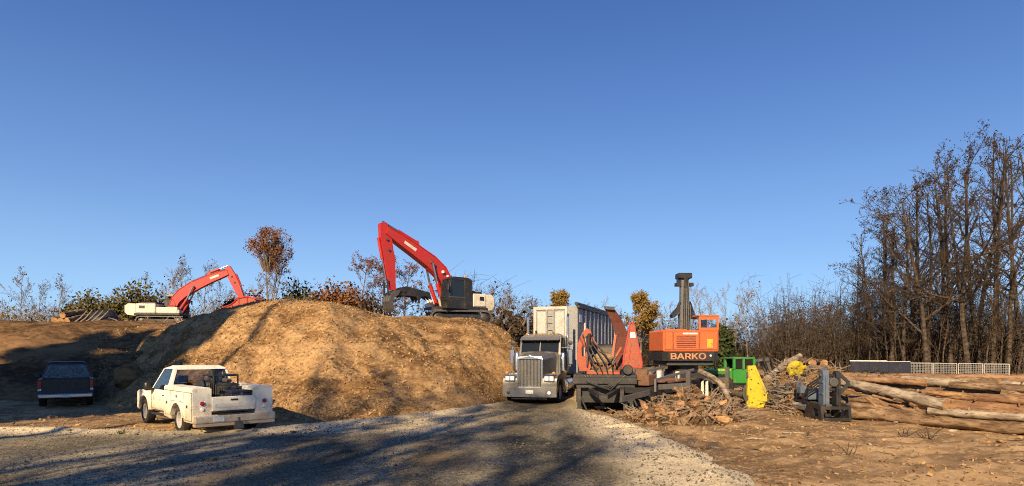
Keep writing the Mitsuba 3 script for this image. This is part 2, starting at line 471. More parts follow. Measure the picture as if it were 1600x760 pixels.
def mulch_z(X, Y):
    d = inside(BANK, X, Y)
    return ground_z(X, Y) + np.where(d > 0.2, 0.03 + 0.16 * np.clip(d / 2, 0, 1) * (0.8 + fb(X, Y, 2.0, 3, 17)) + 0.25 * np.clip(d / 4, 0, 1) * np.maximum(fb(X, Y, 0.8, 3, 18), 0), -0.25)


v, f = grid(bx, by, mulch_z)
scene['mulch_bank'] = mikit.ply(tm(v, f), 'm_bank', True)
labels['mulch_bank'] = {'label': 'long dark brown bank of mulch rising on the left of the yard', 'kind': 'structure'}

ROAD = shapely.Polygon([(-46, 17.2), (-30, 18.6), (-20, 19.2), (-13.2, 19.3), (-10.6, 18.6), (-9.2, 18.3), (-7.6, 19.0), (-6.2, 20.6), (-4.5, 22.2), (-2.6, 24.8), (-0.9, 28.0), (0.2, 30.5), (2.0, 34.2), (4.0, 40), (6.5, 40),
                        (4.2, 33), (2.9, 28), (3.0, 25), (3.6, 22.0), (4.0, 19.2), (4.35, 16), (4.35, 12), (3.9, 8), (3.5, 3), (3.2, -20), (-46, -20)])


def road_z(X, Y):
    d = inside(ROAD, X, Y) + 0.7 * fb(X, Y, 0.8, 4, 31)
    berm = 0.10 * np.exp(-((d - 0.5) / 0.35) ** 2)
    return ground_z(X, Y) + np.clip(d, -1, 0.5) * 0.14 + berm + 0.012 * fb(X, Y, 6, 2, 33)


rx, ry = spaced([(-46, -16, 0.5), (-16, 7.4, 0.14)]), spaced([(-20, 6, 1.0), (6, 40.2, 0.14)])
v, f = grid(rx, ry, road_z)
keep = (inside(ROAD, v[f].mean(1)[:, 0], v[f].mean(1)[:, 1]) > -1.3)
scene['gravel_road'] = mikit.ply(tm(v, f[keep]), 'm_road', True)
labels['gravel_road'] = {'label': 'grey gravel road with dark wheel tracks', 'kind': 'structure'}

gx, gy = np.arange(-29, 5.2, 0.16), np.arange(21, 59, 0.16)
v, f = grid(gx, gy, pile_z)
keep = inside(PILE, v[f].mean(1)[:, 0], v[f].mean(1)[:, 1]) > -0.4
pile = one('wood_chip_pile', 'huge flat-topped heap of golden brown wood chips between the white pickup and the lorry', 'wood chip pile', tm(v, f[keep]), 'm_chip', True)


def land(x, y):
    """height of whatever is on top at (x, y)"""
    x, y = np.asarray(x, float), np.asarray(y, float)
    return np.maximum(np.maximum(ground_z(x, y), mulch_z(x, y)), np.where(inside(PILE, x, y) > -0.3, pile_z(x, y), -9))


def L(x, y):
    return float(land(np.array([x]), np.array([y]))[0])


def slope_frame(x, y, e=0.08):
    n = np.stack([-(land(x + e, y) - land(x - e, y)) / (2 * e), -(land(x, y + e) - land(x, y - e)) / (2 * e), np.ones_like(x)], -1)
    return n / np.linalg.norm(n, axis=1, keepdims=True)


def litter(n, region, seed, size, aspect, lift=0.012):
    """n flat splinters strewn over a region, lying on what is there"""
    g = np.random.default_rng(seed)
    x, y = region(g, n)
    z = land(x, y)
    nn = slope_frame(x, y) + 0.55 * g.normal(size=(len(x), 3)); nn /= np.linalg.norm(nn, axis=1, keepdims=True)
    a = np.cross(nn, rand_dirs(g, len(x))); a /= np.linalg.norm(a, axis=1, keepdims=True)
    b = np.cross(nn, a)
    s = size[0] + (size[1] - size[0]) * g.random(len(x)) ** 2
    c = np.stack([x, y, z + lift + 0.25 * s], -1)
    return quads(c, a * s[:, None], b * (s * (aspect[0] + (aspect[1] - aspect[0]) * g.random(len(x))))[:, None])


def pile_region(g, n):
    x, y = g.uniform(-26, 3, n * 2), 21.3 + 24 * g.random(n * 2) ** 1.7
    k = inside(PILE, x, y) > 0.1
    return x[k][:n], y[k][:n]


v, f = litter(36000, pile_region, 3, (0.016, 0.060), (0.25, 0.7))
part(pile, 'loose_chip', tm(v, f), 'm_chip_pale', kind='stuff')


def yard_region(g, n):
    x, y = g.uniform(3.2, 24, n * 3), 9.5 + 22 * g.random(n * 3) ** 1.5
    k = (inside(ROAD, x, y) < -0.2)
    return x[k][:n], y[k][:n]


def foot_region(g, n):
    x, y = g.uniform(-20, 0, n * 3), g.uniform(17, 30, n * 3)
    k = (inside(ROAD, x, y) < -0.1)
    return x[k][:n], y[k][:n]


v1, f1 = litter(17000, yard_region, 5, (0.010, 0.048), (0.15, 0.6))
v2, f2 = litter(4000, foot_region, 6, (0.012, 0.06), (0.15, 0.6))
scene['wood_litter'] = mikit.ply(tm(np.vstack([v1, v2]), np.vstack([f1, f2 + len(v1)])), 'm_chip_pale')
labels['wood_litter'] = {'label': 'pale bark and wood splinters strewn over the dirt', 'kind': 'stuff'}

# gravel: small eight-sided stones on the road, thinner in the wheel tracks
g = np.random.default_rng(9)
n = 26000
x, y = g.uniform(-16, 5.2, n), 8.5 + 17 * g.random(n) ** 1.6
k = inside(ROAD, x, y) > -0.5
x, y = x[k], y[k]
s = 0.009 + 0.026 * g.random(len(x)) ** 3
z = np.maximum(road_z(x, y), ground_z(x, y)) + s * 0.25
o = np.array([[1, 0, 0], [-1, 0, 0], [0, 1, 0], [0, -1, 0], [0, 0, 1], [0, 0, -1.0]])
of = np.array([[0, 2, 4], [2, 1, 4], [1, 3, 4], [3, 0, 4], [2, 0, 5], [1, 2, 5], [3, 1, 5], [0, 3, 5]])
V = np.stack([x, y, z], -1)[:, None] + o[None] * (s[:, None, None] * g.uniform(0.6, 1.3, (len(x), 6, 1)))
scene['gravel'] = mikit.ply(tm(V.reshape(-1, 3), (of[None] + 6 * np.arange(len(x))[:, None, None]).reshape(-1, 3)), 'm_stone')
labels['gravel'] = {'label': 'loose grey and buff stones on the road', 'kind': 'stuff'}


# ------------------------------------------------------------------ trees
def grow(seed, H, r0, bole=0.35, spread=0.5, counts=(11, 7, 6), levels=3, up=0.35, ratio=0.45, min_r=0.012, lean=0.0, stems=1, stem_spread=0.1):
    """polylines of a bare tree by level: [(points, radii), ...] per level"""
    g = np.random.default_rng(seed)
    out = [[] for _ in range(levels + 1)]

    def line(p, d, Ln, r, segs, wob, up_):
        pts, dirs = [p], [d]
        for _ in range(segs):
            d = d + wob * g.normal(size=3) + np.array([0, 0, up_ / segs])
            d = d / np.linalg.norm(d)
            p = p + d * Ln / segs
            pts.append(p); dirs.append(d)
        return np.array(pts), np.array(dirs), np.maximum(np.linspace(r, r * 0.28, segs + 1), min_r)

    todo = []
    for s in range(stems):
        a = g.uniform(0, 2 * PI)
        d = np.array([math.cos(a) * stem_spread * (s > 0) + lean, math.sin(a) * stem_spread * (s > 0), 1.0])
        pts, dirs, rad = line(np.zeros(3), d / np.linalg.norm(d), H * (0.97 if s == 0 else g.uniform(0.75, 0.95)), r0 * (1 if stems == 1 else 0.62), 10, 0.045, 0.1)
        rad[0] *= 1.35
        out[0].append((pts, rad)); todo.append((pts, dirs, rad, H, 0))
    while todo:
        pts, dirs, rad, Ln, lev = todo.pop()
        if lev >= levels:
            continue
        k = counts[lev] + int(g.integers(-1, 2))
        t0 = bole if lev == 0 else 0.18
        for i in range(k):
            t = t0 + (1 - t0) * (i + g.random()) / k
            q = t * (len(pts) - 1); j = min(int(q), len(pts) - 2); w = q - j
            p = pts[j] * (1 - w) + pts[j + 1] * w
            d0 = dirs[j]
            a = rand_dirs(g, 1)[0]; a = a - d0 * (a @ d0); a /= np.linalg.norm(a) + 1e-9
            ang = spread * g.uniform(0.75, 1.35) * (1.15 - 0.4 * t if lev == 0 else 1)
            d = d0 * math.cos(ang) + a * math.sin(ang)
            ln = Ln * ratio * g.uniform(0.7, 1.15) * (1.15 - 0.62 * t if lev == 0 else 1.05 - 0.4 * t)
            r = max(min_r, min(rad[j] * 0.62, ln * 0.022))
            c = line(p, d, ln, r, (6, 4, 3, 2)[min(lev, 3)], 0.13, up)
            out[lev + 1].append((c[0], c[2]))
            todo.append((*c, ln, lev + 1))
    return out


def tree_meshes(lines, leaf=0, size=(0.10, 0.2), seed=0, zone=None, sides=(7, 5, 3, 3, 3)):
    """(trunk and limbs, twigs, leaves or None)"""
    g = np.random.default_rng(seed + 77)
    solid = cat([tubes([p for p, _ in l], [r for _, r in l], sides[i]) for i, l in enumerate(lines[:2]) if l])
    twig = cat([tubes([p for p, _ in l], [r for _, r in l], 3) for l in lines[2:] if l])
    if not leaf:
        return solid, twig, None
    ends = np.concatenate([p[1:] for l in lines[2:] for p, _ in l])
    if zone is not None:
        ends = ends[zone(ends)]
    c = ends[g.integers(0, len(ends), leaf)] + g.normal(size=(leaf, 3)) * 0.16
    a = rand_dirs(g, leaf); b = np.cross(a, rand_dirs(g, leaf)); b /= np.linalg.norm(b, axis=1, keepdims=True)
    s = g.uniform(*size, leaf)[:, None]
    return solid, twig, tm(*quads(c, a * s, b * s * 0.7))


def bush_meshes(seed, R, H, n, size=(0.10, 0.22), cone=0.0, twigs=60, clump=0.35):
    """a dense shrub or cedar: stems and leaf clumps through its volume"""
    g = np.random.default_rng(seed)
    m = max(20, n // 60)
    d = rand_dirs(g, m); d[:, 2] = np.abs(d[:, 2]) * 1.0
    rr = g.random(m) ** 0.45
    z = np.clip(d[:, 2] * rr, 0.02, 1)
    shrink = 1 - cone * z
    cc = np.stack([d[:, 0] * rr * R * shrink, d[:, 1] * rr * R * shrink, z * H], -1)
    cc[:, 2] *= 1 + 0.18 * (g.random(m) - 0.5)
    c = cc[g.integers(0, m, n)] + g.normal(size=(n, 3)) * clump * np.array([1, 1, 0.8])
    c[:, 2] = np.maximum(c[:, 2], 0.05)
    a = rand_dirs(g, n); b = np.cross(a, rand_dirs(g, n)); b /= np.linalg.norm(b, axis=1, keepdims=True)
    s = g.uniform(*size, n)[:, None]
    leaves = tm(*quads(c, a * s, b * s * 0.65))
    lines, rad = [], []
    for i in range(twigs):
        e = cc[g.integers(0, m)] * g.uniform(0.95, 1.15)
        s0 = np.array([g.normal() * R * 0.08, g.normal() * R * 0.08, 0])
        mid = (s0 * 0.5 + e * 0.5) * np.array([0.75, 0.75, 1.0])
        lines.append(np.array([s0, mid, e, e + (e - mid) * 0.3])); rad.append(np.array([0.05, 0.035, 0.02, 0.01]) * max(0.5, H / 4))
    return tubes(lines, rad, 4), None, leaves


KIND = {}


def kind(name, meshes, mats):
    KIND[name] = [(nm, mikit.ply(m, mt, False)) for nm, m, mt in zip(('trunk', 'twigs', 'crown'), meshes, mats) if m is not None]


def plant(kindname, name, label, category, x, y, s=1.0, deg=0, sz=None, group=None, z=None):
    k = thing(name, label, category, None, group)
    m = T().translate([x, y, (L(x, y) if z is None else z) - 0.1]).rotate([0, 0, 1], deg).scale([s, s, s * (sz or 1.0)])
    for nm, d in KIND[kindname]:
        scene[f'{k}__{nm}'] = {**d, 'to_world': m}
        if nm != 'trunk':
            labels[f'{k}__{nm}'] = {'kind': 'stuff'}
    return k


BARK, DARK = ('m_bark', 'm_twig', 'm_leaf_dark'), ('m_bark_dark', 'm_twig', 'm_leaf_dark')
# forest trees about 20 m high (prototypes; each placed with its own turn and size)
for i in range(4):
    kind(f'forest{i}', tree_meshes(grow(40 + i, 20, 0.21, 0.30, 0.75, (14, 8, 6, 3), 4, 0.16, 0.27, 0.014), 500, (0.03, 0.07), i), DARK)
for i in range(2):
    kind(f'broad{i}', tree_meshes(grow(60 + i, 18, 0.25, 0.22, 0.85, (12, 9, 7, 4), 4, 0.20, 0.42, 0.014), 2400, (0.03, 0.07), i), DARK)
for i in range(3):
    kind(f'stem{i}', tree_meshes(grow(55 + i, 12, 0.085, 0.22, 0.60, (12, 7, 6), 3, 0.30, 0.27, 0.014), 500, (0.03, 0.07), i), DARK)
    kind(f'slim{i}', tree_meshes(grow(50 + i, 11.6, 0.10, 0.26, 0.70, (12, 8, 7), 3, 0.30, 0.34, 0.013), 0), ('m_bark', 'm_twig_pale', None))
for i in range(2):
    kind(f'young{i}', tree_meshes(grow(70 + i, 7.4, 0.07, 0.10, 0.70, (12, 8, 7), 3, 0.25, 0.42, 0.011), 160, (0.04, 0.08), i), ('m_bark', 'm_twig_pale', 'm_leaf_dark'))
kind('brown', tree_meshes(grow(81, 9.2, 0.12, 0.25, 0.80, (12, 8, 7), 3, 0.22, 0.42, 0.012), 1500, (0.035, 0.08), 3), ('m_bark', 'm_twig', 'm_leaf_russet'))
kind('gold', tree_meshes(grow(82, 8.2, 0.13, 0.40, 0.85, (13, 9, 7), 3, 0.2, 0.46, 0.012), 9000, (0.045, 0.10), 4, lambda e: e[:, 2] > 4.0), ('m_bark', 'm_twig', 'm_leaf_gold'))
a_, b_, c_ = tree_meshes(grow(94, 10.4, 0.12, 0.40, 0.75, (10, 8, 6), 3, 0.35, 0.22, 0.011, stems=6, stem_spread=0.22), 1800, (0.04, 0.085), 5, lambda e: e[:, 2] > 6.5)
g = np.random.default_rng(95)
cc = rand_dirs(g, 90) * (g.random((90, 1)) ** 0.4) * np.array([2.55, 2.55, 1.75]) + [0.3, 0, 9.7]
lf = cc[g.integers(0, 90, 3600)] + g.normal(size=(3600, 3)) * 0.24
da, db = rand_dirs(g, 3600), rand_dirs(g, 3600); db = np.cross(da, db); db /= np.linalg.norm(db, axis=1, keepdims=True)
sz = g.uniform(0.04, 0.09, 3600)[:, None]
c_ = cat([c_, tm(*quads(lf, da * sz, db * sz * 0.7))])
b_ = cat([b_, tubes([np.array([(q[0] * 0.25, q[1] * 0.25, 6.2 + 0.2 * q[2] * 0.3), (q[0] * 0.65, q[1] * 0.65, q[2] - 0.8), q]) for q in cc], [[0.035, 0.022, 0.011]] * 90, 3)])
kind('crowned', (a_, b_, c_), ('m_bark', 'm_twig_pale', 'm_leaf_russet'))
kind('cedar', bush_meshes(5, 1.5, 4.5, 7000, (0.06, 0.16), 0.85, 30, 0.25), ('m_bark_dark', None, 'm_leaf_green'))
kind('olive_bush', bush_meshes(6, 2.6, 3.2, 8000, (0.04, 0.11), 0.3, 190, 0.46), ('m_twig', None, 'm_leaf_olive'))
kind('russet_bush', bush_meshes(7, 2.2, 2.6, 9000, (0.04, 0.10), 0.3, 110, 0.40), ('m_twig', None, 'm_leaf_russet'))
kind('grey_bush', bush_meshes(8, 2.0, 2.8, 1600, (0.05, 0.12), 0.2, 330, 0.45), ('m_twig_pale', None, 'm_leaf_dark'))


def thicket(name, label, x0, x1, y0, y1, h0, h1, n, nl, seed, mats=('m_twig', 'm_leaf_dark'), lw=(0.08, 0.2), pale=0):
    """undergrowth that reads as one mass: upright stems, side twigs and leaves"""
    g = np.random.default_rng(seed)
    key = numbered(name)
    labels[key] = {'label': label, 'category': 'thicket', 'kind': 'stuff'}
    t = g.random(n)
    x, y = x0 + (x1 - x0) * t + g.normal(size=n) * 0.5, y0 + (y1 - y0) * t + np.abs(g.normal(size=n)) * 5
    hh = (h0 + (h1 - h0) * g.random(n)) * (0.65 + 0.7 * meshkit.fbm(np.stack([x * 0.35, y * 0.1, x * 0], -1), 3, seed))
    z = ground_z(x, y)
    lines, rad, tips = [], [], []
    for i in range(n):
        b = np.array([x[i], y[i], z[i]]); lean = g.normal(size=2) * 0.26
        tip = b + np.array([lean[0] * hh[i], lean[1] * hh[i], hh[i]]); mid = (b + tip) / 2 + g.normal(size=3) * 0.12
        lines.append(np.array([b, mid, tip])); rad.append([0.034, 0.022, 0.010]); tips += [mid, tip]
        for _ in range(8):
            w = g.uniform(0.2, 1.0); p = b + (mid - b) * min(1, w * 2) + (tip - mid) * max(0, w * 2 - 1)
            e = p + np.array([g.normal() * 0.42, g.normal() * 0.42, abs(g.normal()) * 0.36]) * (0.4 + hh[i] * 0.19)
            lines.append(np.array([p, (p + e) / 2 + g.normal(size=3) * 0.06, e])); rad.append([0.018, 0.014, 0.010]); tips.append(e)
    scene[f'{key}__stems'] = mikit.ply(tubes(lines, rad, 3), mats[0])
    if nl:
        tips = np.array(tips)
        c = tips[g.integers(0, len(tips), nl)] + g.normal(size=(nl, 3)) * 0.3
        c[:, 2] *= g.random(nl) ** 0.35
        a = rand_dirs(g, nl); b = np.cross(a, rand_dirs(g, nl)); b /= np.linalg.norm(b, axis=1, keepdims=True)
        s = g.uniform(*lw, nl)[:, None]
        scene[f'{key}__foliage'] = mikit.ply(tm(*quads(c, a * s, b * s * 0.65)), mats[1])
        labels[f'{key}__foliage'] = {'kind': 'stuff'}
    labels[f'{key}__stems'] = {'kind': 'stuff'}


R = random.Random(4)
# --- the wood on the right: trunks one can tell apart, tallest at the frame's edge
FOREST = [  # column, depth, top row, kind
    (1296, 86, 468, 'forest0'), (1316, 80, 446, 'forest2'), (1333, 76, 420, 'forest1'), (1352, 72, 402, 'forest3'), (1347, 84, 396, 'forest2'), (1374, 70, 372, 'forest0'),
    (1366, 80, 360, 'forest1'), (1396, 68, 352, 'forest2'), (1388, 78, 330, 'forest3'), (1412, 66, 330, 'forest1'), (1428, 69, 318, 'forest0'), (1420, 80, 300, 'forest2'),
    (1450, 66, 300, 'forest3'), (1442, 76, 292, 'forest1'), (1468, 68, 285, 'forest2'), (1486, 66, 268, 'forest0'), (1478, 78, 262, 'forest3'), (1508, 67, 262, 'forest1'),
    (1530, 66, 250, 'forest2'), (1522, 77, 240, 'forest0'), (1552, 66, 246, 'forest3'), (1576, 65, 238, 'forest1'), (1566, 76, 232, 'forest2'), (1598, 66, 236, 'forest0'), (1622, 66, 230, 'forest3'), (1650, 68, 226, 'forest1')]
for i, (c, d, top, kn) in enumerate(FOREST):
    hgt = pz(top, d)
    plant(kn, 'forest_tree', 'bare dark-barked tree standing in the wood on the right', 'tree', px(c, d), d, hgt / 20 * 1.02, R.uniform(0, 360), group='trees of the wood on the right')
plant('broad0', 'spreading_tree', 'tallest broad bare tree rising above the wood on the right, with arching limbs', 'tree', px(1448, 62), 62, pz(268, 62) / 20, 75)
plant('broad1', 'spreading_tree', 'tall dark spreading tree half cut by the right edge of the picture', 'tree', px(1512, 61), 61, pz(226, 61) / 20, 200)
plant('broad1', 'spreading_tree', 'broad bare tree whose low limbs reach out to the left of the wood', 'tree', px(1392, 65), 65, pz(312, 65) / 20, 20)
for i, (c, d, top) in enumerate([(1322, 70, 452), (1338, 68, 468), (1358, 66, 440), (1371, 65, 462), (1386, 64, 430), (1402, 66, 450), (1416, 63, 425), (1432, 66, 440), (1447, 63, 412), (1461, 64, 432), (1473, 63, 405), (1495, 63, 400), (1515, 63, 420), (1540, 63, 395), (1563, 62, 410), (1590, 63, 390)]):
    plant(f'stem{i % 3}', 'slender_tree', 'slender trunk at the front of the wood on the right', 'tree', px(c, d), d, pz(top, d) / 12, R.uniform(0, 360), group='slender trunks at the front of the wood')
thicket('undergrowth', 'dark undergrowth filling the wood on the right', 31, 66, 71, 61.5, 3, 9.5, 3000, 12000, 1, ('m_bark_dark', 'm_leaf_dark'), (0.05, 0.11))
thicket('undergrowth', 'brown brush along the back of the yard', 20, 44, 108, 92, 3, 8, 700, 6000, 2, ('m_twig', 'm_leaf_dark'))
thicket('undergrowth', 'grey brown brush behind the loader', 6, 30, 104, 108, 2.6, 6.5, 700, 5000, 3, ('m_twig', 'm_leaf_olive'))
thicket('undergrowth', 'tangle of bare brush behind the chip pile and trailer', -8, 14, 66, 96, 4.5, 8.5, 800, 6500, 4, ('m_twig', 'm_leaf_dark'))
thicket('undergrowth', 'low scrub on the skyline beyond the left bank', -75, -12, 78, 76, 1.6, 4.0, 1100, 9000, 5, ('m_twig_pale', 'm_leaf_olive'))
# --- middle distance
for c, d, top, kn, lab in [(1001, 86, 464, 'gold', 'golden brown round-topped tree between the orange loader and the trailer'), (880, 92, 462, 'gold', 'brown tree crown above the trailer front'),
                           (922, 95, 474, 'brown', 'thin brown tree above the middle of the trailer'), (963, 96, 478, 'brown', 'small brown tree at the far end of the trailer')]:
    plant(kn, 'autumn_tree', lab, 'tree', px(c, d), d, pz(top, d) / (9.0 if kn == 'gold' else 10), R.uniform(0, 360))
for i, (c, d, top) in enumerate([(1030, 95, 468), (1078, 92, 448), (1098, 96, 440), (1114, 98, 452), (1132, 94, 446), (1150, 97, 452), (1168, 92, 442), (1186, 98, 446), (1202, 95, 476), (1228, 97, 480), (1246, 95, 486), (1262, 98, 476), (1216, 100, 492), (942, 98, 466), (1050, 99, 470)]):
    plant(f'slim{i % 3}', 'bare_tree', 'tall thin bare tree on the far edge of the clearing', 'tree', px(c, d), d, pz(top, d) / 12, R.uniform(0, 360), group='thin bare trees on the far edge of the clearing')
plant('cedar', 'cedar_tree', 'dark green cedar just right of the orange loader cab', 'tree', px(1126, 84), 84, pz(488, 84) / 4.6, 20)
plant('cedar', 'cedar_tree', 'small dark cedar in the brush near the wood', 'tree', px(1236, 92), 92, pz(512, 92) / 4.6, 120, 0.8)
for c, d, top, s in [(1282, 84, 470, 0), (1266, 88, 492, 1), (1304, 78, 484, 0)]:
    plant('brown', 'russet_tree', 'rusty leaved young tree at the left end of the wood', 'tree', px(c, d), d, pz(top, d) / 10, R.uniform(0, 360), group='rusty young trees at the left end of the wood')
for i, (c, d, top) in enumerate([(762, 60, 450), (778, 62, 458), (793, 64, 446), (808, 66, 462), (826, 68, 466), (748, 62, 462), (841, 70, 470), (740, 66, 470)]):
    plant(f'young{i % 2}', 'young_tree', 'young bare tree behind the right shoulder of the chip pile', 'tree', px(c, d), d, (pz(top, d)) / 8, R.uniform(0, 360), group='young bare trees behind the chip pile', z=0.0)
for i, (c, d, top) in enumerate([(756, 58, 486), (776, 60, 484), (800, 62, 488), (822, 64, 486)]):
    plant('grey_bush', 'grey_shrub', 'grey twiggy shrub below the young trees behind the chip pile', 'shrub', px(c, d), d, pz(top, d) / 2.9, R.uniform(0, 360), group='grey shrubs behind the chip pile', z=0.0)
# --- left skyline
Zb = 4.2
plant('crowned', 'tall_tree', 'tall many-stemmed tree with a high crown of russet leaves on the left skyline', 'tree', px(418, 66), 66, (pz(358, 66) - Zb) / 11.6, 30)
for c, d, top, kn, name, lab, cg in [
        (212, 72, 450, 'olive_bush', 'olive_bush', 'wide olive green bush behind the cream excavator body on the left bank', 'bush'), (140, 74, 462, 'olive_bush', 'olive_bush', 'olive bush behind the black tarpaulin heap', 'bush'),
        (364, 64, 452, 'cedar', 'cedar_tree', 'dark green cedar under the stick of the far excavator', 'tree'), (393, 66, 458, 'russet_bush', 'russet_bush', 'russet bush behind the red hopper', 'bush'),
        (470, 70, 450, 'olive_bush', 'olive_bush', 'olive bush on the skyline just right of the tall tree', 'bush'), (497, 70, 456, 'cedar', 'cedar_tree', 'small cedar on the skyline above the chip pile', 'tree'),
        (534, 64, 446, 'russet_bush', 'russet_bush', 'round rust-coloured bush on the skyline above the middle of the chip pile', 'bush'), (586, 60, 458, 'grey_bush', 'grey_shrub', 'grey shrub behind the bucket of the near excavator', 'shrub'),
        (555, 62, 470, 'grey_bush', 'grey_shrub', 'pale low shrub right of the rust-coloured bush', 'shrub')]:
    unit = {'olive_bush': 3.3, 'cedar': 4.7, 'russet_bush': 2.7, 'grey_bush': 2.9}[kn]
    s = (pz(top, d) - Zb) / unit
    plant(kn, name, lab, cg, px(c, d), d, max(s, 0.8), R.uniform(0, 360), z=min(Zb, pz(top, d) - unit * max(s, 0.8)))
for c, d, top, kn, lab in [(560, 68, 394, 'brown', 'half bare tree with brown leaves left of the near excavator stick'), (606, 68, 398, 'brown', 'half bare tree directly behind the near excavator stick'), (632, 70, 406, 'brown', 'tree with orange brown leaves seen through the near excavator boom')]:
    plant(kn, 'autumn_tree', lab, 'tree', px(c, d), d, (pz(top, d) - Zb + 1) / 10, R.uniform(0, 360), z=Zb - 1)
for i, (c, d, top) in enumerate([(232, 76, 428), (268, 75, 414), (291, 74, 403), (318, 76, 410), (184, 78, 452), (342, 76, 436), (410, 78, 430), (455, 78, 436), (90, 76, 430), (60, 74, 440), (30, 75, 420)]):
    plant(f'young{i % 2}', 'skyline_tree', 'thin leafless tree on the skyline behind the left bank', 'tree', px(c, d), d, (pz(top, d) - Zb + 0.5) / 8, R.uniform(0, 360), group='leafless trees behind the left bank', z=Zb - 0.5)

# --- tall trees by the road behind the viewer, whose shadows reach over the road and the pile
kind('oak0', tree_meshes(grow(101, 24, 0.36, 0.34, 0.80, (12, 9, 8, 3), 4, 0.15, 0.36, 0.02), 900, (0.08, 0.16), 7), DARK)
kind('oak1', tree_meshes(grow(102, 24, 0.33, 0.50, 0.70, (10, 8, 7, 3), 4, 0.2, 0.30, 0.02), 300, (0.08, 0.16), 8), DARK)
kind('oak2', tree_meshes(grow(103, 22, 0.36, 0.25, 0.85, (13, 9, 8), 3, 0.15, 0.38, 0.02), 20000, (0.18, 0.34), 9), ('m_bark_dark', 'm_twig', 'm_leaf_russet'))
kind('pole', tree_meshes(grow(104, 34, 0.36, 0.86, 0.60, (5, 5, 5), 3, 0.3, 0.17, 0.02), 0), ('m_bark', 'm_twig', None))
ROADSIDE = [('pole', -22.6, -13, 1.0), ('oak1', -10.5, -10, 0.72), ('oak0', -14.5, -19, 0.85), ('oak0', -11, -17, 0.85), ('oak1', -13, -12, 0.78), ('oak2', -32.5, -5, 1.2), ('oak2', -36, -9, 1.3), ('oak2', -28, -1.5, 1.0), ('oak2', -39, -2, 1.2), ('oak2', -34.5, -13, 1.2), ('oak2', -40, -17, 1.3),
            ('oak0', -28, -22, 1.15), ('oak0', -14.5, -4.5, 0.55), ('oak0', -12.5, -26, 1.0), ('oak1', -9.8, -14.5, 0.72), ('oak1', -23, -24, 1.1)]
for kn, x, y, s in ROADSIDE:
    plant(kn, 'roadside_tree', 'tall oak beside the road, outside the picture on the left', 'tree', x, y, s, R.uniform(0, 360), group='tall oaks beside the road')

